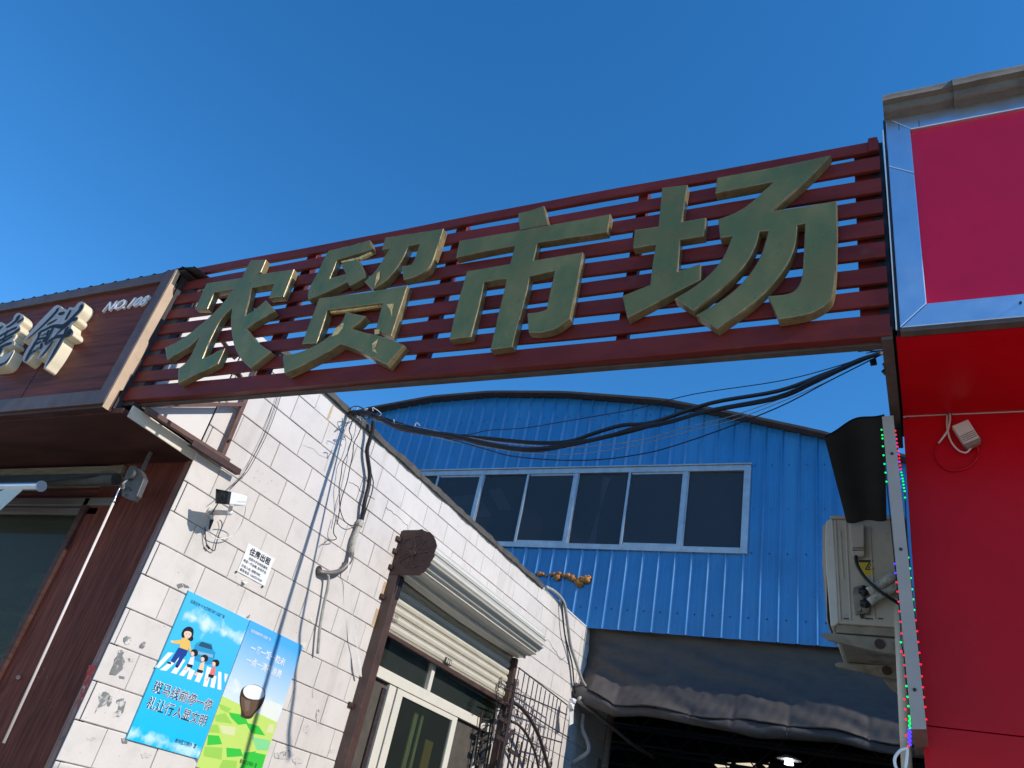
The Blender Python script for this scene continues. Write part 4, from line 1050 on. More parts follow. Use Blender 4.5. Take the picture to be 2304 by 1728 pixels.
L_left = [(RC(775, 720), 'g'), (RC(780, 760), 'g'), (RC(782, 785), 'g'), (RC(785, 843), 'g'), (RC(790, 910), 'g'), (RC(797, 975), 'g'), (RC(805, 1040), 'g'), (RC(812, 1107), 'g'),
          (R4(612, 340), 'b'), (R4(617, 400), 'b'), (R4(624, 460), 'r'), (R4(630, 520), 'r'), (R4(637, 585), 'r'), (R4(643, 648), 'r'), (R4(650, 715), 'r'), (R4(656, 790), 'r'), (R4(652, 847), 'g'),
          (R4(655, 907), 'r'), (R4(672, 930), 'r'), (R4(676, 995), 'r'), (R4(683, 1067), 'r'), (R4(688, 1130), 'g'), (R4(695, 1200), 'g'), (R4(700, 1260), 'g'), (R4(676, 1215), 'r'), (R4(680, 1280), 'r'), (R4(684, 1345), 'r'), (R4(686, 1450), 'r')]
for k in range(6): L_left.append((R4(706 + (k % 2) * 5, 1325 + k * 15), 'g'))
for k in range(12): L_left.append((R4(702 + (k % 3) * 6, 1410 + k * 9), 'b'))
L_left.append((R4(700, 1518), 'r'))
L_right = [(RC(878, 727), 'r'), (RC(882, 757), 'r'), (RC(887, 788), 'r'), (RC(884, 788), 'b'), (RC(890, 818), 'r'), (RC(887, 842), 'b'), (RC(895, 848), 'r'), (RC(898, 878), 'r'), (RC(893, 898), 'b'), (RC(905, 906), 'r'), (RC(907, 933), 'r'),
           (RC(910, 960), 'r'), (RC(903, 957), 'b'), (RC(914, 987), 'r'), (RC(918, 1014), 'r'), (RC(908, 1022), 'b'), (RC(922, 1038), 'g'), (RC(927, 1060), 'g'), (RC(932, 1084), 'g'), (RC(915, 1085), 'b'), (RC(935, 1105), 'g'), (RC(938, 1130), 'g'), (RC(942, 1154), 'g'), (RC(918, 1145), 'b'), (RC(947, 1178), 'g'), (RC(950, 1226), 'g'),
           (R4(700, 300), 'g'), (R4(710, 370), 'g'), (R4(716, 432), 'g'), (R4(724, 505), 'g'), (R4(731, 570), 'g'), (R4(738, 638), 'g'), (R4(747, 705), 'r'), (R4(756, 775), 'r'), (R4(764, 845), 'r'), (R4(771, 915), 'r'), (R4(780, 990), 'r'), (R4(787, 1067), 'r'), (R4(794, 1138), 'r'), (R4(801, 1202), 'r'), (R4(809, 1265), 'r'), (R4(815, 1345), 'r')]
ico = {}
for cn, mt in LED.items():
    bm = bmesh.new(); bmesh.ops.create_icosphere(bm, subdivisions=1, radius=0.005); me = bpy.data.meshes.new('bulb'); bm.to_mesh(me); bm.free(); me.materials.append(mt); ico[cn] = me
for lst, yy in ((L_left, 3.62), (L_right, 3.64)):
    for (uv, cn) in lst:
        o = bpy.data.objects.new('bulb', ico[cn]); col.objects.link(o); o.parent = led; o.location = PY(*uv, yy) - led.location
for lst in (L_left[:26], L_right):
    MB().tube([PY(*uv, 3.65) for uv, _ in lst[::2]], 0.0025, 5).build('lead', M['black'], led)
# white cable loop at the bottom and pipe on the alley wall
cb = thing('cable_loop', PY(2030, 1710, 3.75), 'white cable loop hanging at the foot of the projecting sign', 'cable')
MB().tube(spline([PY(*R4(700, 1530), 3.75), PY(*R4(650, 1545), 3.75), PY(*R4(615, 1590), 3.75), PY(*R4(615, 1640), 3.75), PY(*R4(640, 1690), 3.75)]), 0.006, 8).build('cable', M['camera_white'], cb)
MB().tube(spline([PY(*R4(695, 1540), 3.75), PY(*R4(690, 1600), 3.75), PY(*R4(680, 1660), 3.75)]), 0.006, 8).build('cable', M['camera_white'], cb)
pi_ = MB().tube([PY(2021, 1350, 5.0), PY(2041, 1735, 5.0)], 0.028, 10).build('wall_pipe', M['cream'])
tag(pi_, 'thin pale pipe running down behind the projecting sign', 'pipe')

# canopy above the air conditioner
cn = MB()
def canf(u, v):
    A0, A1, B0, B1 = PZ(1855, 985, 3.8), PZ(1990, 935, 3.8), PZ(1905, 1176, 3.8), PZ(1995, 1170, 3.8)
    a = A0.lerp(A1, u); b = B0.lerp(B1, u); p_ = a.lerp(b, v)
    p_.z += 0.03 * math.sin(u * math.pi) * (1 - v) - 0.008 * math.sin(u * 9)
    return p_
cn.grid(canf, 16, 8)
cn.grid(lambda u, v: Vector(canf(u, v)) + Vector((0, 0, 0.012)), 16, 8)
tag(cn.build('rain_canopy', M['canopy']), 'dark sheet canopy above the air conditioner unit', 'canopy')

# ================================================================ AIR CONDITIONER
AY = 5.0
ac = thing('air_conditioner', (-0.35, AY, 3.15), 'beige outdoor air conditioner unit on steel brackets above the lane', 'air conditioner')
A4 = lambda x_, y_: (1820 + x_ / 5.529, 1140 + y_ / 5.529)
ax0 = PY(*A4(295, 150), AY).x; az1 = PY(*A4(295, 150), AY).z; az0 = PY(*A4(380, 1450), AY).z; ax1 = -0.09
MB().box(ax0, ax1, AY, AY + 0.8, az0, az1).build('body', M['ac'], ac, bevel=0.012)
lp_ = [A4(300, 150), A4(265, 150), A4(212, 180), A4(200, 400), A4(212, 760), A4(270, 1480), A4(300, 1490), A4(372, 1445), A4(345, 900)]
MB().prism([PY(*p, AY - 0.004) for p in lp_], (0, 0.79, 0)).build('front_cover', mat('ac_front_cover', (0.6, 0.57, 0.51), 0.45, var=0.05), ac, bevel=0.006)
MB().box(ax0 - 0.015, ax1 + 0.01, AY - 0.01, AY + 0.81, az1, az1 + 0.02).build('top_cover', M['ac'], ac, bevel=0.006)
MB().prism([PY(*p, AY + 0.1) for p in [A4(170, 240), A4(215, 210), A4(225, 1440), A4(235, 1450), A4(185, 1000), A4(168, 700)]], (0, 0.5, 0)).build('fan_grille', M['ac'], ac)
MB().box(ax0 + 0.01, ax1, AY + 0.015, AY + 0.78, az0 - 0.05, az0).build('base_tray', M['acbr'], ac, bevel=0.008)
for (a, b) in ((A4(330, 170), A4(395, 1430)), (A4(390, 300), A4(430, 900)), (A4(460, 170), A4(520, 1420)), (A4(760, 250), A4(820, 1400))):
    MB().bar(PY(*a, AY), PY(*b, AY), 0.010, 0.012, upv=(0, 1, 0)).build('pressed_rib', M['ac'], ac, bevel=0.003)
cvx = [A4(500, 215), A4(692, 215), A4(690, 265), A4(690, 608), A4(540, 625), A4(500, 280)]
MB().prism([PY(*p, AY - 0.045) for p in cvx], (0, 0.045, 0)).build('wiring_cover', M['ac'], ac, bevel=0.008)
for k in range(3): MB().bar(PY(*A4(540, 512 + k * 18), AY - 0.046), PY(*A4(685, 505 + k * 18), AY - 0.046), 0.003, 0.003).build('groove', M['black'], ac)
MB().prism([PY(*p, AY - 0.002) for p in [A4(615, 690), A4(800, 690), A4(815, 840), A4(700, 860)]], (0, 0.0012, 0)).build('warning_sticker', M['yellow'], ac)
MB().prism([PY(*p, AY - 0.003) for p in [A4(615, 662), A4(800, 665), A4(800, 695), A4(615, 690)]], (0, 0.0009, 0)).build('sticker_header', M['ink'], ac)
tri = [A4(705, 780), A4(748, 700), A4(806, 778)]
tr3 = [PY(*p, AY - 0.0034) for p in tri]
mb = MB()
for a, b in ((0, 1), (1, 2), (2, 0)): mb.bar(tr3[a], tr3[b], 0.006, 0.0008, upv=(0, 1, 0))
mb.bar(PY(*A4(748, 735), AY - 0.0034), PY(*A4(748, 768), AY - 0.0034), 0.008, 0.0008, upv=(0, 1, 0))
mb.build('warning_symbol', M['ink'], ac)
MB().prism([PY(*p, AY - 0.03) for p in [A4(550, 1000), A4(680, 965), A4(760, 1010), A4(760, 1330), A4(570, 1330), A4(540, 1100)]], (0, 0.03, 0)).build('valve_recess', M['acbr'], ac, bevel=0.006)
for (a, b) in ((680, 1050), (700, 1200)):
    v_ = MB()
    v_.tube([PY(*A4(a - 60, b - 5), AY - 0.05), PY(*A4(a + 60, b + 5), AY - 0.05)], 0.018, 8); v_.tube([PY(*A4(a, b - 60), AY - 0.05), PY(*A4(a + 5, b + 60), AY - 0.05)], 0.013, 8)
    v_.build('valve', M['black'], ac)
for a in ((610, 1262), (705, 1275)):
    c = PY(*A4(*a), AY - 0.05); MB().tube([c, c + Vector((0, 0.03, 0))], 0.02, 10).build('valve_cap', M['acbr'], ac)
MB().box(PY(*A4(640, 1360), AY).x, PY(*A4(690, 1360), AY).x, AY - 0.032, AY - 0.001, PY(*A4(660, 1392), AY).z, PY(*A4(660, 1360), AY).z).build('vent_slot', M['black'], ac)
for (xa, xb) in ((430, 500), (700, 800), (860, 925)):
    MB().box(PY(*A4(xa, 1380), AY).x, PY(*A4(xb, 1380), AY).x, AY - 0.002, AY - 0.0002, PY(*A4(xa, 1400), AY).z, PY(*A4(xa, 1384), AY).z).build('vent_slot', M['interior'], ac)
MB().tube(spline([PY(*A4(740, 1060), AY - 0.06), PY(*A4(900, 970), AY - 0.06), PY(*A4(1000, 890), AY - 0.06), PY(*A4(1100, 810), AY - 0.04)]), 0.028, 10).build('insulated_pipe', M['pipe_tape'], ac)
MB().tube(spline([PY(*A4(750, 1190), AY - 0.06), PY(*A4(880, 1100), AY - 0.06), PY(*A4(1000, 1050), AY - 0.05), PY(*A4(1130, 960), AY - 0.03)]), 0.025, 10).build('insulated_pipe', M['pipe_tape'], ac)
MB().tube(spline([PY(*A4(585, 615), AY - 0.05), PY(*A4(600, 720), AY - 0.06), PY(*A4(690, 870), AY - 0.08), PY(*A4(830, 1010), AY - 0.1), PY(*A4(980, 1120), AY - 0.08), PY(*A4(1110, 1200), AY - 0.03)]), 0.010, 8).build('power_cable', M['black'], ac)
# brackets under the unit
for (ya, pxs) in ((5.02, [R4(135, 795), R4(165, 785), R4(400, 805), R4(640, 825), R4(640, 930), R4(520, 910), R4(180, 830)]),
                  (5.62, [R4(222, 985), R4(255, 975), R4(440, 990), R4(640, 990), R4(640, 1087), R4(520, 1070), R4(240, 1003)])):
    bt = thing('support_bracket', PY(*pxs[3], ya), 'dirty cream steel bracket carrying the air conditioner, ' + ('nearer of the two' if ya < 5.3 else 'farther of the two'), 'bracket', 'brackets under the air conditioner')
    MB().prism([PY(*p, ya) for p in pxs], (0, 0.03, 0)).build('arm', M['acbr'], bt, bevel=0.004)
    cxy = R4(515, 860) if ya < 5.3 else R4(560, 1030)
    c = PY(*cxy, ya); MB().tube([c, c - Vector((0, 0.012, 0))], 0.028, 12).build('bolt', M['rustbrown'], bt)
MB().prism([PY(*p, 5.7) for p in [R4(530, 1075), R4(630, 1085), R4(635, 1180), R4(590, 1150)]], (0, 0.02, 0)).build('torn_flashing', M['acbr'], bt)

# ================================================================ CABLE BUNDLE ACROSS THE LANE
A0 = PW(785, 930, 0.03); B0 = PY(1985, 794, 5.25)
hd = (B0 - A0); hd.z = 0; hd.normalize(); nn = Vector((-hd.y, hd.x, 0))
def PB(u, v, off=0.0):
    d = ray(u, v); t = (A0 + nn * off - CAM).dot(nn) / d.dot(nn); return CAM + d * t
cbn = thing('cable_bundle', A0, 'bundle of sagging black cables strung across the lane under the sign', 'cables')
L_end = [(785, 928), (812, 930)]
main = [(785, 930), (812, 928), (840, 936), (893, 961), (946, 972), (1019, 981), (1078, 996), (1161, 1010), (1221, 1011), (1277, 1002), (1360, 982), (1426, 966), (1500, 950), (1600, 925), (1750, 895), (1840, 855), (1931, 812), (1985, 794)]
def cable(pxs, r, mt, nm='cable', off=0.0, n=5, fan=0.0):
    # fan: the strand runs off the common line by this slope, so its far end is a little deeper in the lane
    P_ = []
    for u, v in pxs:
        if fan:
            q = (B0 - A0); q.z = 0; q = (q.normalized() + nn * fan * (1 if nn.y > 0 else -1)).normalized(); n2 = Vector((-q.y, q.x, 0))
            d = ray(u, v); t = (A0 - CAM).dot(n2) / d.dot(n2); P_.append(CAM + d * t)
        else: P_.append(PB(u, v, off))
    return MB().tube(spline(P_, n), r, 6).build(nm, mt, cbn)
rnd2 = random.Random(3)
for k in range(7):
    o = [(u, v + rnd2.uniform(-4, 4) * min(1, (u - 780) / 120) * (0.5 + 0.5 * math.sin(u * 0.01 + k)) + (k - 3) * 1.1) for u, v in main]
    cable(o, 0.012 if k < 4 else 0.008, M['black'], off=rnd2.uniform(-0.012, 0.012))
up_ = [(785, 928), (840, 933), (930, 962), (1019, 978), (1100, 985), (1200, 994), (1277, 992), (1340, 972), (1400, 955), (1470, 948), (1600, 905), (1750, 878), (1850, 842), (1985, 790)]
cable(up_, 0.011, M['black'], fan=0.10); cable([(u, v + 4) for u, v in up_], 0.010, M['black'], fan=0.104); cable([(u, v + 2) for u, v in up_], 0.010, M['black'], fan=0.098)
cable([(840, 940), (1020, 977), (1100, 968), (1180, 963), (1260, 950), (1330, 938), (1430, 920), (1560, 887), (1750, 858), (1870, 828), (1985, 790)], 0.004, M['black'])
cable([(830, 940), (1000, 985), (1090, 1010), (1150, 1026), (1250, 1035), (1350, 1034), (1440, 1022), (1500, 1008), (1600, 975), (1750, 917), (1870, 855), (1985, 797)], 0.005, M['black'])
cable([(820, 938), (980, 984), (1110, 1008), (1180, 1019), (1250, 1022), (1330, 1018), (1440, 1000), (1550, 970), (1650, 945), (1780, 895), (1900, 840), (1985, 796)], 0.003, M['wire_grey'])
cable([(820, 938), (1060, 985), (1150, 999), (1250, 1006), (1330, 1004), (1440, 990), (1550, 960), (1650, 935), (1780, 888), (1900, 832), (1985, 794)], 0.003, M['wire_grey'])
# messy knot at the wall end
for k in range(11):
    c = PB(rnd2.uniform(785, 850), rnd2.uniform(922, 945), rnd2.uniform(-0.1, 0.08))
    pts = [c + Vector((rnd2.uniform(-0.08, 0.10), rnd2.uniform(-0.08, 0.08), rnd2.uniform(-0.05, 0.05))) for _ in range(4)]
    MB().tube(spline(pts, 5), 0.005 if k % 3 else 0.0035, 5).build('loose_cable', M['black'] if k % 3 else M['white_tape'], cbn)
for (u, v) in ((800, 925), (822, 930), (855, 940), (888, 955), (932, 962), (925, 975)):
    c = PB(u, v); pts = [c, c + Vector((rnd2.uniform(-0.03, 0.03), 0, rnd2.uniform(0.02, 0.06))), c + Vector((rnd2.uniform(-0.05, 0.05), 0.02, rnd2.uniform(-0.04, 0.08)))]
    MB().tube(spline(pts, 4), 0.003, 5).build('cable_tie', M['white_tape'], cbn)
# clamp and frayed ends on the right
tw = MB()
for k in range(22):
    a0 = PY(1988, rnd2.uniform(770, 790), 3.3); aa = rnd2.uniform(-0.2, 0.9)
    l = rnd2.uniform(0.05, 0.13)
    tw.tube(spline([a0, a0 + Vector((-l * 0.5, 0, l * 0.3 * aa)), a0 + Vector((-l, 0.0, l * aa * 0.8))], 3), 0.0022, 4)
tw.build('frayed_ends', M['black'], cbn)
MB().bar(PY(1964, 810, 3.5), PY(1966, 820, 3.5), 0.02, 0.03).build('hook', M['black'], cbn)
sc2 = MB()
for (u, v) in ((1988, 822), (1991, 828), (1986, 838), (1990, 842)):
    c = PY(u, v, 3.6); sc2.tube([c, c + Vector((0.02, 0, 0.02))], 0.010, 6)
sc2.build('insulator', M['black'], cbn)

# corrugated conduit, pipes and loose wires on the wall
cw = thing('wall_conduit', PW(835, 1000, 0.06), 'black ribbed conduit curving down the white wall into a taped joint', 'conduit')
sp = spline([PW(*HA(1990, 480), 0.10), PW(*HA(1975, 620), 0.09), PW(*HA(1915, 820), 0.06), PW(*HA(1920, 940), 0.06), PW(*HA(1945, 1130), 0.06), PW(*HA(1930, 1300), 0.06), PW(*HA(1885, 1480), 0.06), PW(*HA(1855, 1670), 0.05), PW(812, 1172, 0.05)], 26)
MB().tube(sp, 0.024, 10, rs=[0.024 if i % 2 else 0.0195 for i in range(len(sp))]).build('conduit', M['black'], cw)
I7 = lambda x_, y_: (700 + x_ / 2.871, 1150 + y_ / 2.871)
MB().tube([PW(*I7(322, 62), 0.05), PW(*I7(308, 100), 0.05)], 0.036, 12).build('joint', M['pipe_tape'], cw, bevel=0.006)
MB().tube(spline([PW(*I7(308, 100), 0.05), PW(*I7(288, 150), 0.05), PW(*I7(272, 200), 0.05), PW(*I7(262, 270), 0.05)]), 0.026, 10).build('taped_pipe', M['pipe_tape'], cw)
MB().tube(spline([PW(*I7(262, 270), 0.05), PW(*I7(245, 325), 0.05), PW(*I7(190, 385), 0.05), PW(*I7(120, 402), 0.05), PW(*I7(60, 395), 0.03), PW(*I7(45, 385), -0.01)]), 0.027, 10).build('grey_conduit', M['aludull'], cw)
MB().tube(spline([PW(*I7(85, 398), 0.05), PW(*I7(112, 425), 0.06), PW(*I7(105, 500), 0.06), PW(*I7(85, 590), 0.05), PW(*I7(58, 740), 0.05), PW(*I7(42, 920), 0.05)]), 0.014, 8).build('cable_tail', M['wire_grey'], cw)
c = PW(*I7(48, 383), 0.001); MB().tube([c - Vector((0.0, 0, 0)), c + Vector((0.006, 0, 0))], 0.045, 12).build('wall_hole', M['dark'], cw)
tpb = MB()
path = [I7(250, 300), I7(240, 380), I7(250, 450), I7(258, 570), I7(272, 700), I7(285, 800), I7(300, 900), I7(315, 990), I7(322, 1070)]
wds = [0.03, 0.02, 0.012, 0.004, 0.004, 0.02, 0.014, 0.045, 0.03]
P_ = [PW(u, v, 0.07 + 0.01 * (i % 2)) for i, (u, v) in enumerate(path)]
vs_ = []
for i, p in enumerate(P_): vs_ += [p + Vector((0.004 * (i % 2), wds[i] / 2, 0)), p - Vector((0, wds[i] / 2, 0))]
tpb.add(vs_, [(2 * i, 2 * i + 1, 2 * i + 3, 2 * i + 2) for i in range(len(P_) - 1)], smooth=True)
tpb.build('tape_strip', M['white_tape'], cw)
ww = thing('loose_wall_wires', PW(760, 1080, 0.05), 'thin black wires looping down the white wall from the cable knot', 'wires')
for pts, r in (([(790, 925), HA(1845, 450), HA(1800, 600), HA(1750, 760), HA(1650, 960), HA(1590, 1200), HA(1560, 1330), HA(1575, 1500), HA(1560, 1659), B_] if False else [HA(1845, 450), HA(1825, 600), HA(1750, 760), HA(1735, 900), HA(1700, 1060), HA(1660, 1250), HA(1600, 1430), HA(1575, 1560), (762, 1160), (758, 1180)], 0.005),
               ([HA(1760, 430), HA(1690, 580), HA(1720, 700), HA(1670, 880), HA(1610, 1010), HA(1590, 1150), HA(1565, 1300), HA(1570, 1430), HA(1580, 1590), (775, 1172), (790, 1182), (805, 1178), (812, 1170)], 0.0045),
               ([HA(1965, 1130), HA(1990, 1250), HA(1970, 1380), HA(1930, 1500), HA(1885, 1640), (817, 1170)], 0.006),
               ([(758, 1160), (750, 1195), (757, 1211), (750, 1215), (738, 1215), (730, 1222)], 0.0045),
               ([HA(1680, 420), HA(1620, 560), HA(1600, 640), HA(1500, 900), HA(1450, 1060)], 0.002),
               ([HA(1710, 320), HA(1760, 298), HA(1830, 310), HA(1890, 350), HA(1915, 385)], 0.006)):
    MB().tube(spline([PW(u, v, 0.06) for u, v in pts], 5), r, 6).build('wire', M['black'], ww)
cwr = thing('camera_wires', PW(600, 950, 0.05), 'pair of thin black wires running up the wall from the security camera', 'wires')
for dx in (0, 7):
    pts = [(480 + 850 / 5.53 + dx, 855), (480 + 770 / 5.53 + dx, 860 + 270 / 5.53), (480 + 650 / 5.53 + dx, 860 + 600 / 5.53), (480 + 510 / 5.53 + dx * 0.8, 860 + 905 / 5.53), (480 + 400 / 5.53 + dx * 0.8, 860 + 1100 / 5.53), (480 + 310 / 5.53 + dx * 0.4, 860 + 1215 / 5.53), (516, 1103)]
    MB().tube(spline([PW(u, v, 0.02 + 0.03 * i / 6 if i < 6 else 0.2) for i, (u, v) in enumerate(pts)], 6), 0.003, 6).build('wire', M['black'], cwr)

# ================================================================ SECURITY CAMERA
sec = thing('security_camera', PW(478, 1150), 'white bullet security camera with black hood on a grey wall arm', 'security camera')
BQ = lambda x_, y_: (360 + x_ / 5.53, 1100 + y_ / 5.53)
fo = PW(*BQ(620, 290), 0.0)
MB().tube([fo, fo + Vector((0.03, 0, 0))], 0.042, 18).build('base', M['camera_grey'], sec, bevel=0.006)
tip = PW(*BQ(860, 300), 0.22)
MB().tube([fo + Vector((0.03, 0, 0)), tip], 0.02, 14, rs=[0.024, 0.018]).build('arm', M['camera_grey'], sec)
bm = bmesh.new(); bmesh.ops.create_uvsphere(bm, u_segments=16, v_segments=10, radius=0.024); bmesh.ops.translate(bm, verts=bm.verts, vec=tip + Vector((0.005, 0, 0.005)) - sec.location)
me = bpy.data.meshes.new('ball_joint'); bm.to_mesh(me); bm.free(); me.materials.append(M['camera_white'])
for pg in me.polygons: pg.use_smooth = True
o = bpy.data.objects.new('ball_joint', me); col.objects.link(o); o.parent = sec
# body: long axis from hood (towards -Y) to rear
OB = 0.235
f0 = PW(*BQ(735, 10), OB); f1 = PW(*BQ(885, 40), OB); f2 = PW(*BQ(860, 190), OB); f3 = PW(*BQ(728, 180), OB)
f1 = PW(*BQ(885, 40), OB + 0.07); f2 = PW(*BQ(860, 190), OB + 0.07)
r1 = PW(*BQ(1093, 92), OB + 0.07); r2 = PW(*BQ(1065, 208), OB + 0.07)
vec = ((r1 - f1) + (r2 - f2)) / 2
bd = MB(); fr_ = [f0, f1, f2, f3]
bk_ = [f0 + vec, r1, r2, f3 + vec]
bd.add(fr_ + bk_, [(3, 2, 1, 0), (4, 5, 6, 7), (0, 1, 5, 4), (1, 2, 6, 5), (2, 3, 7, 6), (3, 0, 4, 7)])
bd.build('body', M['camera_white'], sec, bevel=0.006)
hv = -vec.normalized() * 0.03
hd_ = MB(); e0 = [p + hv * 0.2 for p in fr_]
cxx = sum(fr_, Vector()) / 4
big = [cxx + (p - cxx) * 1.06 for p in fr_]
hd_.add(big + [p + hv for p in big], [(0, 1, 5, 4), (1, 2, 6, 5), (2, 3, 7, 6), (3, 0, 4, 7), (3, 2, 1, 0)])
hd_.build('hood', M['black'], sec)
MB().add([p + hv * 0.35 for p in fr_], [(0, 1, 2, 3)]).build('lens_plate', M['black'], sec)
cc_ = cxx + hv * 0.4; MB().tube([cc_, cc_ + hv * 0.3], 0.017, 14).build('lens', M['hallglass'], sec)
MB().bar(f2.lerp(r2, 0.15) + Vector((0, 0, -0.003)), tip + Vector((0, 0, 0.02)), 0.03, 0.02).build('mount_neck', M['camera_grey'], sec)
a_ = f1.lerp(r1, 0.45).lerp(f2.lerp(r2, 0.45), 0.72); b_ = f1.lerp(r1, 0.95).lerp(f2.lerp(r2, 0.95), 0.62)
MB().bar(a_ + Vector((0.001, 0, 0)), b_ + Vector((0.001, 0, 0)), 0.002, 0.002).build('body_line', M['ink'], sec)
MB().tube(spline([PW(*BQ(1063, 210), 0.28), PW(*BQ(1060, 280), 0.22), PW(*BQ(1010, 440), 0.12), PW(*BQ(930, 560), 0.08), PW(*BQ(820, 612), 0.06), PW(*BQ(720, 620), 0.05), PW(*BQ(630, 580), 0.05), PW(*BQ(600, 510), 0.05)]), 0.0035, 8).build('white_cable', M['camera_white'], sec)
MB().tube(spline([PW(*BQ(720, 180), 0.22), PW(*BQ(690, 230), 0.12), PW(*BQ(650, 300), 0.05), PW(*BQ(630, 390), 0.04), PW(*BQ(612, 500), 0.045)]), 0.005, 8).build('black_cable', M['black'], sec)
MB().tube([PW(*BQ(645, 385), 0.05), PW(*BQ(615, 500), 0.05)], 0.013, 10, rs=[0.016, 0.007]).build('connector', M['black'], sec)
MB().tube([PW(*BQ(640, 320), 0.04), PW(*BQ(650, 400), 0.05)], 0.012, 10).build('connector', M['camera_grey'], sec)
MB().tube(spline([PW(*BQ(560, 470), 0.03), PW(*BQ(565, 600), 0.03), PW(*BQ(585, 700), 0.03), PW(*BQ(640, 755), 0.03), PW(*BQ(678, 765), 0.03), PW(*BQ(700, 680), 0.03), PW(*BQ(735, 560), 0.03), PW(*BQ(770, 470), 0.03), PW(*BQ(765, 410), 0.03), PW(*BQ(740, 385), 0.02)]), 0.004, 8).build('black_cable', M['black'], sec)
MB().tube([PW(*BQ(580, 700), 0.03), PW(*BQ(615, 742), 0.03)], 0.009, 8).build('inline_switch', M['black'], sec)

# ================================================================ NOTICE AND POSTERS
YD = Vector((K, 1, 0)).normalized(); ZD = Vector((0, 0, 1))
def wtext(body, pl, pr, h, mt, parent, out, offset=0.0, name='lettering', zoff=0.0):
    a = PW(*pl, out); b = PW(*pr, out); zz = (a.z + b.z) / 2 + zoff
    return text_obj(body, name, mt, parent, (a.x, a.y, zz), YD, ZD, h, width=(b - a).length, offset=offset)
nt2 = thing('rental_notice', PW(545, 1270), 'white paper notice with black Chinese text taped to the wall below the camera', 'notice')
nn_ = MB().grid(lambda u, v: WT(0.008 + 0.003 * math.sin(u * 7 + v * 3) ** 2 + (0.012 if u > 0.93 and v > 0.93 else 0), 4.735 + 0.35 * u, 3.218 + 0.253 * v), 8, 6)
nn_.build('paper', M['paper'], nt2)
for body, a, b, h, off in (('住房出租', BQ(1105, 815), BQ(1365, 930), 0.058, 0.018), ('经贸大学北院家属院,', BQ(1100, 880), BQ(1340, 1000), 0.022, 0.012), ('两室一厅出租, 家电齐全,', BQ(1035, 905), BQ(1325, 1050), 0.022, 0.012),
                           ('拎包入住, 短租勿扰,', BQ(1012, 965), BQ(1250, 1085), 0.022, 0.012), ('联系电话: 13603217630', BQ(990, 1020), BQ(1268, 1150), 0.023, 0.012)):
    wtext(body, a, b, h, M['ink'], nt2, 0.014, off)
for (x_, y_) in ((950, 1030), (1275, 1215)):
    c = PW(*BQ(x_, y_), 0.012); MB().box(c.x, c.x + 0.002, c.y - 0.01, c.y + 0.01, c.z - 0.008, c.z + 0.006).build('tape_corner', M['dark'], nt2)
MB().add([PW(*BQ(*p), 0.012 + 0.01 * k) for k, p in enumerate([(1020, 1150), (1060, 1120), (1095, 1165), (1060, 1180)])], [(0, 1, 2, 3)]).build('paper_scrap', M['pvc'], nt2)

# blue crossing poster
PA = thing('crossing_poster', WT(0.01, 4.69, 1.82), 'bright blue poster of a woman leading children over a zebra crossing', 'poster')
Q2 = lambda x_, y_: (250 + x_ / 3.704, 1280 + y_ / 3.704)
AZ0, AZ1, AY0, AY1 = 1.815, 2.905, 4.338, 5.055
def board(y0, y1, z0, z1, out, th, mt, nm, par, crn=None):
    return MB().box(out - th, out, y0, y1, z0, z1, T=WT).build(nm, mt, par)
skyb = flat_print('poster_blue', (0.01, 0.50, 0.80), (0.08, 0.50, 0.78), 1.8, 2.9, cloud=[(2.74, 0.16, 7, (0.62, 0.80, 0.86)), (1.86, 0.12, 9, (0.5, 0.76, 0.86))])
board(AY0, AY1, AZ0, AZ1, 0.016, 0.01, skyb, 'board', PA)
MB().box(0.004, 0.018, AY0 - 0.004, AY0, AZ0, AZ1, T=WT).build('edge_strip', flat_print('poster_edge', (0.03, 0.35, 0.5)), PA)
def pr(pts, mt, out, name='print', par=None, conv=Q2):
    P_ = [PW(*conv(*p), out) for p in pts]
    return MB().poly(P_).build(name, mt, par or PA)
FP = {}
def fp(name, c):
    if name not in FP: FP[name] = flat_print(name, c)
    return FP[name]
white = M['white_print']
pale = fp('pale_cloud_print', (0.42, 0.74, 0.86)); mid = fp('mid_cloud_print', (0.16, 0.62, 0.84))
# printed clouds as soft stacked shapes
def clip_px(pts): return pts
# zebra stripes
for k, st in enumerate([[(475, 695), (520, 700), (400, 825), (362, 820)], [(540, 735), (575, 745), (460, 850), (405, 842)], [(590, 745), (620, 760), (545, 878), (498, 865)], [(630, 800), (665, 820), (605, 895), (565, 885)],
                        [(655, 830), (700, 850), (665, 925), (630, 915)], [(735, 850), (770, 870), (735, 948), (695, 935)], [(800, 810), (845, 830), (830, 880), (800, 985), (765, 975)], [(845, 885), (880, 895), (860, 995), (825, 985)], [(893, 855), (920, 860), (918, 1010), (885, 1003)], [(945, 870), (975, 880), (950, 950), (945, 930)]]):
    pr(st, white, 0.0171)
skin = fp('skin_print', (0.85, 0.58, 0.45)); hair = fp('hair_print', (0.02, 0.022, 0.03)); yel = fp('yellow_shirt_print', (0.78, 0.50, 0.13)); navy = fp('navy_trousers_print', (0.02, 0.06, 0.28))
ox = 0.0176
pr(soften([(700, 625), (745, 600), (840, 625), (850, 680), (870, 695), (850, 790), (800, 800), (700, 760), (690, 680)], 60, 1), fp('car_blue_print', (0.03, 0.30, 0.55)), 0.0174)
pr([(725, 640), (755, 605), (835, 635), (845, 675)], fp('car_glass_print', (0.03, 0.09, 0.15)), 0.0176)
pr([(700, 680), (850, 715), (845, 740), (700, 705)], fp('car_grille_print', (0.25, 0.45, 0.6)), 0.0176)
pr(soften([(580, 560), (600, 500), (650, 475), (690, 500), (685, 560), (660, 605), (620, 590)], 120, 2), hair, ox)
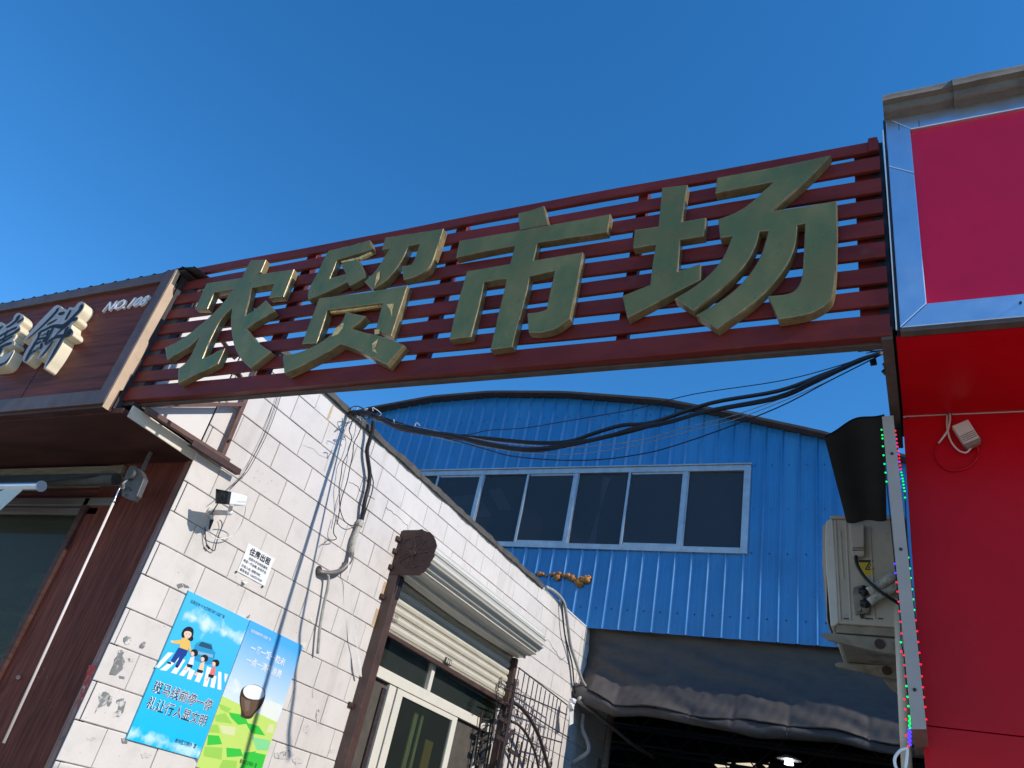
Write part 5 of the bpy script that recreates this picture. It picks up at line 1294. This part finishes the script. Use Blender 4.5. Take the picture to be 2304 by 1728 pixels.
pr(soften([(605, 525), (640, 515), (672, 530), (670, 560), (640, 585), (612, 570)], 120, 2), skin, ox + 0.0004)
pr(soften([(640, 560), (675, 545), (690, 590), (660, 608)], 120, 1), hair, ox + 0.0001)
for ex, ey in ((628, 540), (655, 548)): pr([(ex - 4, ey), (ex, ey - 4), (ex + 4, ey), (ex, ey + 4)], hair, ox + 0.0006, name='print')
pr([(634, 566), (646, 568), (640, 573)], fp('mouth_print', (0.5, 0.08, 0.06)), ox + 0.0006)
pr([(495, 600), (520, 598), (590, 590), (600, 630), (520, 622)], yel, ox)
pr([(585, 580), (620, 570), (655, 600), (640, 680), (570, 655)], yel, ox + 0.0003)
pr([(635, 610), (655, 600), (670, 690), (655, 695)], yel, ox + 0.0005)
pr([(495, 598), (520, 598), (518, 615), (498, 615)], skin, ox + 0.0002)
pr([(562, 655), (642, 680), (620, 730), (590, 700), (530, 785), (495, 770)], navy, ox + 0.0006)
pr([(590, 690), (642, 680), (565, 810), (540, 800)], navy, ox + 0.0008)
pr([(465, 772), (500, 778), (500, 795), (475, 790)], hair, ox + 0.0004); pr([(540, 802), (565, 808), (555, 825), (535, 818)], hair, ox + 0.0004)
for (cx, cy, cl) in ((690, 700, (0.75, 0.75, 0.74)), (775, 745, (0.8, 0.6, 0.4)), (868, 785, (0.75, 0.2, 0.18))):
    pr(soften([(cx - 30, cy - 10), (cx - 10, cy - 32), (cx + 25, cy - 28), (cx + 38, cy), (cx + 22, cy + 32), (cx - 5, cy + 20)], 120, 2), hair, ox + 0.0008)
    pr(soften([(cx - 32, cy), (cx - 12, cy - 15), (cx + 5, cy), (cx, cy + 25), (cx - 22, cy + 28)], 120, 2), skin, ox + 0.0011)
    pr([(cx - 30, cy + 40), (cx + 5, cy + 28), (cx - 5, cy + 105), (cx - 50, cy + 95)], fp('child_top_%d' % cx, cl), ox + 0.0008)
    pr([(cx - 55, cy + 90), (cx - 8, cy + 102), (cx - 18, cy + 125), (cx - 58, cy + 115)], hair, ox + 0.0010)
    pr([(cx - 60, cy + 115), (cx - 48, cy + 117), (cx - 62, cy + 150), (cx - 85, cy + 135)], skin, ox + 0.0008)
for body, a, b in (('斑马线前停一停', Q2(338, 1018), Q2(830, 1172)), ('礼让行人显文明', Q2(285, 1152), Q2(785, 1300))):
    wtext(body, a, b, 0.078, white, PA, 0.0190, 0.036, zoff=-0.002)
    wtext(body, a, b, 0.078, M['navy_ink'], PA, 0.0197, 0.004, zoff=-0.002)
wtext('石家庄市“十大文明行动”公益广告', Q2(655, 285), Q2(945, 405), 0.026, M['navy_ink'], PA, 0.0190, 0.0)
wtext('新华区文明办  宣', Q2(530, 1445), Q2(705, 1492), 0.030, M['navy_ink'], PA, 0.0190, 0.0)

for cx, cy in ((686, 706), (768, 752), (862, 790)):
    pr([(cx - 24, cy + 2), (cx - 20, cy - 3), (cx - 16, cy + 2), (cx - 20, cy + 6)], hair, ox + 0.0014)
# adhesive and torn paper scraps left on the wall around the posters
for k, pts in enumerate([[(545, 130), (590, 118), (600, 150), (560, 165)], [(600, 120), (640, 140), (655, 160), (610, 155)], [(90, 1410), (140, 1405), (135, 1455), (95, 1450)], [(1580, 625), (1630, 615), (1615, 660), (1585, 655)],
                         [(1430, 1100), (1450, 1120), (1425, 1145)], [(1130, 400), (1160, 378), (1150, 412)], [(690, 1580), (760, 1570), (860, 1610), (1040, 1640), (1000, 1659), (720, 1620)], [(1650, 415), (1680, 410), (1670, 440)], [(1090, 92), (1135, 85), (1120, 120)]]):
    mt_ = M['pvc'] if k in (3, 4, 7, 8) else M['greypaint']
    MB().prism([PW(*Q2(*p), 0.007 + 0.001 * (k % 3)) for p in pts], (-0.003, 0, 0)).build('paper_scrap', mt_, wall)
for cx, cy, rx, ry in ((690, 1640, 9, 22), (716, 1612, 7, 30), (640, 1700, 26, 16), (668, 1712, 14, 12), (705, 1560, 4, 14), (748, 1690, 10, 8), (205, 1662, 12, 6), (330, 1700, 16, 9)):
    pts = blob(cx, cy, rx * 0.8, ry * 0.8, 14, 0.5)
    MB().prism([PW(u, v, 0.0055) for u, v in pts], (-0.0005, 0, 0)).build('scuff_mark', M['scuff'], wall)

# rice bowl poster
PBt = thing('rice_bowl_poster', WT(0.008, 5.43, 1.80), 'blue and green poster of a brown rice bowl above fields, right of the crossing poster', 'poster')
BY0, BY1, BZ0, BZ1 = 5.066, 5.79, 1.76, 2.912
bsky = flat_print('bowl_poster_sky', (0.66, 0.76, 0.82), (0.08, 0.42, 0.80), 2.30, 2.85, cloud=[(2.36, 0.14, 8, (0.78, 0.82, 0.85))])
board(BY0, BY1, BZ0, BZ1, 0.013, 0.009, bsky, 'board', PBt)
greens = [(0.34, 0.62, 0.10), (0.05, 0.55, 0.06), (0.55, 0.72, 0.16), (0.25, 0.68, 0.28), (0.70, 0.72, 0.38), (0.03, 0.42, 0.05)]
def clampw(P): 
    y = min(max(P.y, BY0 + 0.002), BY1 - 0.002); z = max(P.z, BZ0 + 0.002); return Vector((P.x, y, z))
def prB(pts, mt, out): 
    P_ = [clampw(PW(*Q2(*p), out)) for p in pts]; return MB().poly(P_).build('print', mt, PBt)
pb_ = lambda i: fp('field_print_%d' % i, greens[i])
MB().poly([WT(0.0134, BY0 + 0.001, BZ0 + 0.001), WT(0.0134, BY1 - 0.001, BZ0 + 0.001), WT(0.0134, BY1 - 0.001, 2.245), WT(0.0134, 5.5, 2.262), WT(0.0134, BY0 + 0.001, 2.29)]).build('print', pb_(2), PBt)
prB([(1330, 1100), (1410, 1130), (1380, 1290), (1300, 1240), (1180, 1200), (1180, 1180), (1250, 1140)], fp('pale_hill_print', (0.78, 0.80, 0.72)), 0.0132)
for k, (pts, gi) in enumerate([([(890, 1118), (1000, 1165), (970, 1200), (865, 1150)], 0), ([(980, 1195), (1120, 1220), (1140, 1290), (1060, 1300), (1000, 1240)], 1), ([(850, 1215), (950, 1200), (1010, 1290), (870, 1270)], 0),
                               ([(1120, 1280), (1230, 1310), (1285, 1390), (1170, 1370)], 1), ([(900, 1300), (1040, 1320), (1030, 1390), (930, 1375)], 4), ([(800, 1380), (900, 1390), (925, 1460), (800, 1470)], 1),
                               ([(820, 1290), (890, 1300), (910, 1370), (815, 1360)], 0), ([(1170, 1400), (1330, 1430), (1330, 1520), (1215, 1510)], 3), ([(960, 1490), (1080, 1500), (1100, 1560), (965, 1570)], 1),
                               ([(1060, 1380), (1150, 1400), (1180, 1480), (1070, 1460)], 2), ([(780, 1480), (930, 1490), (920, 1590), (770, 1560)], 0), ([(1110, 1530), (1210, 1520), (1150, 1600), (1100, 1580)], 1),
                               ([(1200, 1530), (1290, 1550), (1250, 1700), (1060, 1680), (1100, 1610)], 1), ([(930, 1590), (1050, 1600), (1040, 1680), (900, 1660)], 0), ([(1320, 1290), (1360, 1300), (1345, 1370), (1290, 1360)], 4)]):
    prB(pts, pb_(gi), 0.0138 + 0.0001 * (k % 3))
bowl = fp('bowl_brown_print', (0.14, 0.085, 0.055)); bowl_d = fp('bowl_dark_print', (0.06, 0.035, 0.025)); bowl_l = fp('bowl_light_print', (0.20, 0.14, 0.10))
prB(soften([(1072, 1050), (1095, 985), (1180, 955), (1270, 990), (1292, 1050), (1260, 1140), (1200, 1200), (1170, 1250), (1120, 1250), (1080, 1230), (1085, 1180), (1072, 1120)], 60, 2), bowl_d, 0.0146)
prB(soften([(1085, 1060), (1130, 1090), (1200, 1098), (1270, 1080), (1240, 1140), (1190, 1190), (1165, 1225), (1120, 1225), (1095, 1180), (1082, 1120)], 60, 2), bowl, 0.0149)
prB(soften([(1110, 1090), (1160, 1100), (1150, 1180), (1120, 1190)], 60, 2), bowl_l, 0.0151)
prB(soften([(1095, 1020), (1120, 975), (1180, 960), (1260, 990), (1285, 1045), (1255, 1085), (1190, 1092), (1120, 1072)], 120, 2), white, 0.0152)
for body, a, b in (('一餐一饭一粒米', Q2(1155, 680), Q2(1440, 805)), ('一点一滴不浪费', Q2(1120, 780), Q2(1410, 905))):
    wtext(body, a, b, 0.060, white, PBt, 0.0155, 0.016)
wtext('讲文明树新风 公益广告', Q2(1160, 528), Q2(1330, 595), 0.024, white, PBt, 0.0155, 0.01)
wtext('新华区文明办  宣', Q2(1068, 1618), Q2(1210, 1652), 0.032, fp('green_ink', (0.02, 0.12, 0.02)), PBt, 0.0155, 0.0)

# ================================================================ ROLLER SHUTTER
rsx = thing('roller_shutter', WT(0.1, 8.3, 3.4), 'cream roller shutter half rolled up in a ribbed half-round housing', 'shutter')
Y0S, Y1S = 6.74, 9.8
# housing profile (out from the wall, z), ribbed
prof = [(0.0, 4.56), (0.04, 4.56), (0.12, 4.535), (0.125, 4.52), (0.21, 4.50), (0.28, 4.47), (0.285, 4.455), (0.35, 4.42), (0.41, 4.36), (0.412, 4.345), (0.45, 4.28), (0.465, 4.21), (0.462, 4.195),
        (0.46, 4.12), (0.43, 4.06), (0.42, 4.06), (0.38, 4.01), (0.32, 3.975), (0.315, 3.985), (0.25, 3.965), (0.17, 3.958), (0.165, 3.97), (0.10, 3.955)]
lips = []
pf = []
pr_arc = [(0.02 + 0.455 * math.sin(a) , 4.205 + 0.252 * math.cos(a)) for a in [R(x_) for x_ in range(4, 176, 2)]]
for k, (o_, z_) in enumerate(pr_arc):
    ph = (k % 12) / 12
    dip = -0.022 if ph < 0.2 else (0.010 if ph < 0.36 else -0.010 * math.sin((ph - 0.36) / 0.64 * math.pi))
    a = R(4 + 2 * k)
    pf.append((o_ + dip * math.sin(a), z_ + dip * math.cos(a)))
mb = MB()
NY = 14
def sag(y, a_i):
    t = (y - Y0S) / (Y1S - Y0S); low = max(0, (a_i - 60) / 26)
    return -0.035 * math.sin(math.pi * t) * low ** 1.0
for j in range(NY):
    ya = Y0S + (Y1S - Y0S) * j / NY; yb = Y0S + (Y1S - Y0S) * (j + 1) / NY
    for k in range(len(pf) - 1):
        (o0, z0), (o1, z1) = pf[k], pf[k + 1]
        mb.add([WT(o0, ya, z0 + sag(ya, k)), WT(o0, yb, z0 + sag(yb, k)), WT(o1, yb, z1 + sag(yb, k + 1)), WT(o1, ya, z1 + sag(ya, k + 1))], [(0, 1, 2, 3)])
mb.build('housing', M['shutter_white'], rsx)
mb = MB()
mb.prism([WT(o_, Y1S + 0.001, z_) for o_, z_ in pf] + [WT(0.0, Y1S + 0.001, 3.96), WT(0.0, Y1S + 0.001, 4.45)], (0, 0.006, 0)); mb.build('far_end_plate', M['shutter_white'], rsx)
ep = [(0.03, 3.955), (0.40, 3.96), (0.47, 4.02), (0.505, 4.10), (0.53, 4.20), (0.525, 4.29), (0.50, 4.38), (0.44, 4.44), (0.38, 4.47), (0.30, 4.475), (0.05, 4.465), (0.03, 4.43)]
ep = [(o_, z_ + (0.085 if z_ > 4.3 else (0.05 if z_ > 4.15 else 0))) for o_, z_ in ep]
ep = [(0.0, 3.955), (0.40, 3.965), (0.405, 3.985), (0.45, 4.01), (0.46, 4.04), (0.495, 4.09), (0.49, 4.12), (0.52, 4.19), (0.505, 4.21), (0.515, 4.30), (0.48, 4.36), (0.44, 4.41), (0.38, 4.455), (0.37, 4.45), (0.30, 4.47), (0.27, 4.487), (0.22, 4.475), (0.03, 4.47), (0.0, 4.45)]
MB().prism([WT(o_, Y0S - 0.012, z_) for o_, z_ in ep], (0, 0.012, 0)).build('end_plate', M['rustbrown'], rsx, bevel=0.002)
# pressed wheel pattern on the end plate
pc = (0.25, 4.22)
for k in range(7):
    a0_ = 2 * math.pi * k / 7 + 0.2
    pts = [WT(pc[0] + 0.05 * math.cos(a0_ + 0.3), Y0S - 0.014, pc[1] + 0.05 * math.sin(a0_ + 0.3)),
           WT(pc[0] + 0.19 * math.cos(a0_ + 0.08), Y0S - 0.014, pc[1] + 0.17 * math.sin(a0_ + 0.08)),
           WT(pc[0] + 0.20 * math.cos(a0_ + 0.4), Y0S - 0.014, pc[1] + 0.18 * math.sin(a0_ + 0.4)), WT(pc[0] + 0.19 * math.cos(a0_ + 0.7), Y0S - 0.014, pc[1] + 0.17 * math.sin(a0_ + 0.7))]
    MB().tube(spline(pts + [pts[0]], 4), 0.003, 5).build('pressed_segment', M['rustbrown'], rsx)
MB().tube([WT(pc[0], Y0S - 0.012, pc[1] - 0.02), WT(pc[0], Y0S - 0.03, pc[1] - 0.02)], 0.03, 12).build('axle_boss', M['rustbrown'], rsx, bevel=0.004)
# curtain slats
zc = 3.985; k = 0
while zc > 3.42:
    h = 0.092
    s_ = MB(); n = 3
    z0, z1 = max(3.40, zc - h + 0.006), zc
    prf = [(o_ - 0.04, z_) for o_, z_ in [(0.055, z0 - 0.004), (0.056, z0 + 0.009), (0.073, z0 + 0.015), (0.080, (z0 + z1) / 2), (0.073, z1 - 0.014), (0.055, z1 - 0.003), (0.045, z1 - 0.003), (0.045, z0 - 0.004)]]
    s_.prism([WT(o_, 6.85, z_) for o_, z_ in prf], (K * 2.92, 2.92, 0)); s_.build('slat', M['shutter'], rsx)
    zc -= h; k += 1
MB().bar(WT(0.045, 6.85, 3.385), WT(0.045, 9.78, 3.365), 0.06, 0.045).build('bottom_rail', M['rail'], rsx, bevel=0.004)
c = PW(*I7(885, 972), 0.045)
lt = MB(); lt.box(c.x - 0.004, c.x + 0.006, c.y - 0.075, c.y + 0.075, c.z - 0.035, c.z + 0.035); lt.build('latch_plate', M['iron'], rsx)
for k in range(3): MB().box(c.x + 0.006, c.x + 0.009, c.y - 0.055 + k * 0.045, c.y - 0.03 + k * 0.045, c.z - 0.02, c.z + 0.025).build('latch_rib', M['shutter'], rsx)
a = PW(*I7(515, 668), 0.043); b = PW(*I7(552, 690), 0.043)
text_obj('门业专修', 'shutter_print', M['iron'], rsx, (a.x, a.y, a.z), YD, ZD, 0.03, width=(b - a).length * 1.3)
text_obj('卷帘电话', 'shutter_print', M['iron'], rsx, (a.x, a.y, a.z - 0.045), YD, ZD, 0.03, width=(b - a).length * 1.3)
# guide rails
MB().box(0.01, 0.125, 6.735, 6.845, 0, 3.96, T=WT).build('guide_rail', M['rail'], rsx, bevel=0.004)
MB().box(0.02, 0.10, 9.78, 9.86, 0, 3.96, T=WT).build('guide_rail', M['rail'], rsx, bevel=0.004)
MB().box(0.02, 0.13, 6.79, 6.85, 3.72, 3.97, T=WT).build('chain_box', M['black'], rsx)
for (u, v) in (I7(550, 175), I7(530, 255), I7(503, 358), I7(447, 548), I7(242, 1247)):
    c = PW(u, v, 0.0); MB().box(0.0, 0.03, c.y - 0.02, c.y + 0.05, c.z - 0.022, c.z + 0.022, T=WT).build('fixing_lug', M['rustbrown'], rsx, bevel=0.003)

# ================================================================ WINDOW BELOW THE SHUTTER
wi = thing('sliding_window', WT(-0.05, 8.3, 2.0), 'cream framed sliding window with green glass and fly screens under the shutter', 'window')
oW = -0.02
f_ = MB()
def wbx(nm, o0, o1, y0, y1, z0, z1, mt, bv=0.004): return MB().box(o0, o1, y0, y1, z0, z1, T=WT).build(nm, mt, wi, bevel=bv)
wbx('transom', -0.08, 0.0, 6.87, 9.72, 2.965, 3.075, M['pvc'])
wbx('outer_frame', -0.08, -0.01, 6.87, 6.93, 0.6, 2.965, M['pvc'])
wbx('outer_frame', -0.08, -0.01, 9.66, 9.72, 0.6, 2.965, M['pvc'])
wbx('outer_frame', -0.081, -0.01, 6.87, 9.72, 3.9, 3.96, M['pvc'])
wbx('transom_mullion', -0.075, 0.0, 8.0, 8.07, 3.075, 3.9, M['pvc'])
for a, b in ((6.93, 8.0), (8.07, 9.72)):
    MB().poly([WT(-0.05, a, 3.07), WT(-0.05, b, 3.07), WT(-0.05, b, 3.9), WT(-0.05, a, 3.9)]).build('upper_pane', M['greenglass'], wi)
# lower: left fly screen, sash, glass, sash, right fly screen
MB().poly([WT(-0.045, 6.93, 0.6), WT(-0.045, 7.36, 0.6), WT(-0.045, 7.36, 2.965), WT(-0.045, 6.93, 2.965)]).build('fly_screen', M['mesh'], wi)
MB().poly([WT(-0.045, 8.8, 0.6), WT(-0.045, 9.62, 0.6), WT(-0.045, 9.62, 2.965), WT(-0.045, 8.8, 2.965)]).build('fly_screen', M['mesh'], wi)
wbx('screen_stile', -0.05, -0.02, 7.21, 7.275, 0.6, 2.90, M['iron'], 0.002)
wbx('sash_stile', -0.055, -0.004, 7.29, 7.42, 0.6, 2.955, M['pvc'])
wbx('sash_stile', -0.03, 0.004, 7.44, 7.56, 0.6, 2.955, M['pvc'])
wbx('sash_stile', -0.03, 0.004, 8.68, 8.79, 0.6, 2.955, M['pvc'])
wbx('sash_rail', -0.03, 0.0035, 7.56, 8.68, 2.90, 2.955, M['pvc'])
wbx('screen_stile', -0.03, -0.004, 9.38, 9.44, 0.6, 2.88, M['pvc'])
MB().poly([WT(-0.012, 7.5, 0.6), WT(-0.012, 8.7, 0.6), WT(-0.012, 8.7, 2.92), WT(-0.012, 7.5, 2.92)]).build('glass_pane', M['greenglass'], wi)
for (a, b) in ((8.02, 8.10), (8.17, 8.22)):
    wbx('inner_trim', -0.12, -0.10, a, b, 0.6, 2.85, M['yellowtrim'], 0)
wbx('inner_board', -0.12, -0.105, 8.38, 8.55, 1.2, 2.62, M['ochre'], 0)
MB().box(-2.2, -2.15, 6.5, 10, 0, 5.0, T=WT).build('room_wall', M['interior'], wi)
MB().box(-2.15, -0.25, 6.5, 10, 4.15, 4.2, T=WT).build('room_ceiling', M['interior'], wi)
# side reveal with concertina grille
wbx('reveal', -0.24, -0.006, 9.722, 9.739, 0.6, 4.05, M['mortar'], 0)

# ================================================================ WROUGHT IRON GATE
gt = thing('iron_gate', PW(1150, 1600, 0.3), 'open wrought iron gate leaf with arched rail and scrollwork beside the window', 'gate')
HG = lambda x_, y_: (900 + x_ / 4.916, 1450 + y_ / 4.916)
OG = 0.3
def gp_(x_, y_): return PW(*HG(x_, y_), OG)
g0 = MB()
bars = [(1320, 260), (1380, 315), (1430, 352), (1480, 400), (1525, 435), (1565, 470), (1612, 508), (1660, 540), (1702, 572), (1742, 600), (1780, 630), (1850, 680)]
for (x_, y_) in bars:
    t_ = gp_(x_, y_); bq = Vector((t_.x, t_.y, 2.3 if x_ > 1400 else 3.2))
    MB().tube([t_, bq], 0.008, 6).build('bar', M['iron'], gt)
for pts in ([(1318, 260), (1850, 670)], [(1160, 480), (1290, 540), (1500, 625), (1690, 705), (1842, 778)], [(1370, 720), (1580, 860), (1700, 935), (1868, 1030)], [(1560, 1015), (1790, 1085)], [(1160, 640), (1270, 700)]):
    MB().tube(spline([gp_(*p) for p in pts], 6), 0.010, 6).build('cross_rail', M['iron'], gt)
MB().bar(gp_(1240, 600), Vector((gp_(1240, 600).x - 0.0, gp_(1240, 600).y, 2.0)), 0.075, 0.05, upv=(1, 0, 0)).build('gate_stile', M['iron'], gt, bevel=0.006)
MB().bar(gp_(1275, 380), gp_(1240, 600), 0.03, 0.02, upv=(1, 0, 0)).build('stile_finial', M['iron'], gt)
MB().tube(spline([gp_(1255, 640), gp_(1330, 690), gp_(1400, 770), (gp_(1470, 880)), gp_(1530, 1000), gp_(1580, 1150), gp_(1620, 1290), gp_(1650, 1400)], 6), 0.026, 8).build('arched_rail', M['iron'], gt)
MB().tube(spline([gp_(1230, 850), gp_(1310, 890), gp_(1390, 980), gp_(1450, 1090), gp_(1500, 1220), gp_(1540, 1400)], 6), 0.018, 8).build('arched_rail', M['iron'], gt)
for (a, b) in (((1085, 800), (1190, 870)), ((1060, 1010), (1150, 1070)), ((1200, 1160), (1300, 1230)), ((1180, 1030), (1250, 960))):
    MB().bar(gp_(*a), gp_(*b), 0.03, 0.045).build('gate_bar', M['iron'], gt)
for k, x_ in enumerate((1270, 1310, 1350, 1390, 1430, 1470)):
    ytop = 930 + k * 75
    t_ = gp_(x_, ytop); MB().bar(t_, Vector((t_.x, t_.y, 2.2)), 0.028, 0.014, upv=(1, 0, 0)).build('gate_bar', M['iron'], gt)
def scroll(cx, cy, r, turn=1.6, flip=1):
    c = gp_(cx, cy); pts = []
    for k in range(18):
        t = k / 17; a = flip * (turn * 2 * math.pi * t) + 1.2; rr = r * (1 - 0.8 * t)
        pts.append(c + Vector((0, rr * math.cos(a), rr * math.sin(a) * 1.2)))
    return MB().tube(pts, 0.0055, 5).build('scroll', M['iron'], gt)
for (cx, cy, r) in ((1290, 440, 0.06), (1300, 560, 0.07), (1365, 600, 0.08), (1375, 700, 0.07), (1280, 760, 0.07), (1290, 830, 0.06), (1345, 830, 0.07), (1410, 920, 0.07), (1465, 740, 0.06), (1470, 820, 0.06), (1545, 940, 0.06), (1465, 1040, 0.06),
                    (1515, 1160, 0.06), (1560, 1290, 0.06), (1610, 1150, 0.06), (1180, 780, 0.06), (1145, 960, 0.05), (1105, 770, 0.05), (1080, 560, 0.05), (1110, 430, 0.06), (1075, 480, 0.05), (1200, 1080, 0.06), (1210, 1230, 0.06), (1670, 1320, 0.06), (1390, 1280, 0.05), (1310, 1130, 0.05)):
    scroll(cx, cy, r, flip=random.choice((-1, 1)))
# concertina grille beside the window
cg = MB()
for k in range(5):
    za = 900 + k * 0; 
for (a, b) in (((905, 745), (820, 1330)), ((1010, 830), (930, 1367)), ((1060, 650), (960, 1367)), ((915, 820), (1020, 835)), ((870, 1050), (985, 1080)), ((835, 1290), (945, 1310))):
    cg.bar(PW(*HG(*a), 0.04), PW(*HG(*b), 0.04), 0.02, 0.02)
for k in range(6):
    a = (900 - k * 13, 870 + k * 90); cg.bar(PW(*HG(a[0], a[1]), 0.035), PW(*HG(a[0] + 100, a[1] - 70), 0.035), 0.012, 0.012)
ck = thing('folding_grille', PW(*HG(930, 1000), 0.04), 'rusty folded iron grille against the window edge next to the gate', 'grille')
cg.build('lattice', M['iron'], ck)
# tied bag and wires at the tarp corner
bg_ = thing('tied_plastic_bag', PW(1285, 1580, 0.25), 'crumpled white plastic bag tied at the corner of the gate and tarpaulin', 'plastic bag')
def bagf(c, r, sx=1, sz=1, seed=1):
    rr = random.Random(seed); bm = bmesh.new(); bmesh.ops.create_icosphere(bm, subdivisions=2, radius=r)
    for v in bm.verts: v.co *= rr.uniform(0.7, 1.25); v.co.z *= sz; v.co.y *= sx
    bmesh.ops.translate(bm, verts=bm.verts, vec=c - bg_.location); me = bpy.data.meshes.new('bag'); bm.to_mesh(me); bm.free(); me.materials.append(M['white_tape'])
    o = bpy.data.objects.new('bag', me); col.objects.link(o); o.parent = bg_
bagf(PW(1288, 1578, 0.2), 0.06, 1, 0.8, 1); bagf(PW(1285, 1590, 0.2), 0.05, 1, 1.1, 2)
MB().add([PW(1283, 1590, 0.2), PW(1291, 1590, 0.22), PW(1290, 1628, 0.2), PW(1281, 1632, 0.22)], [(0, 1, 2, 3)]).build('torn_tail', M['white_tape'], bg_)
wr = thing('corner_cables', PW(1290, 1400, 0.05), 'grey hose and black cable draped over the far corner of the white wall', 'cables')
C8 = lambda x_, y_: (880 + x_ / 4.608, 1100 + y_ / 4.608)
MB().tube(spline([PW(*C8(1600, 1015), 0.02), PW(*C8(1680, 1055), 0.05), PW(*C8(1760, 1130), 0.06), PW(*C8(1800, 1210), 0.06), PW(*C8(1820, 1340), 0.06), PW(*C8(1840, 1480), 0.06), PW(*C8(1860, 1620), 0.06), PW(1296, 1490, 0.1), PW(1309, 1530, 0.15), PW(1320, 1553, 0.15), PW(1301, 1574, 0.15)], 5), 0.026, 8).build('hose', M['wire_grey'], wr)
MB().tube(spline([PW(*C8(1770, 1140), 0.06), PW(*C8(1780, 1300), 0.06), PW(*C8(1800, 1500), 0.06), PW(1279, 1460, 0.05), PW(1288, 1500, 0.05), PW(1293, 1560, 0.05)], 5), 0.012, 6).build('cable', M['black'], wr)
MB().tube([Vector((-4.98, D2 - 0.12, 5.1)), Vector((-4.98, D2 - 0.12, 4.1))], 0.006, 6).build('wire', M['wire_grey'], wr)
print('tiles', nt_, 'objects', len(bpy.data.objects))
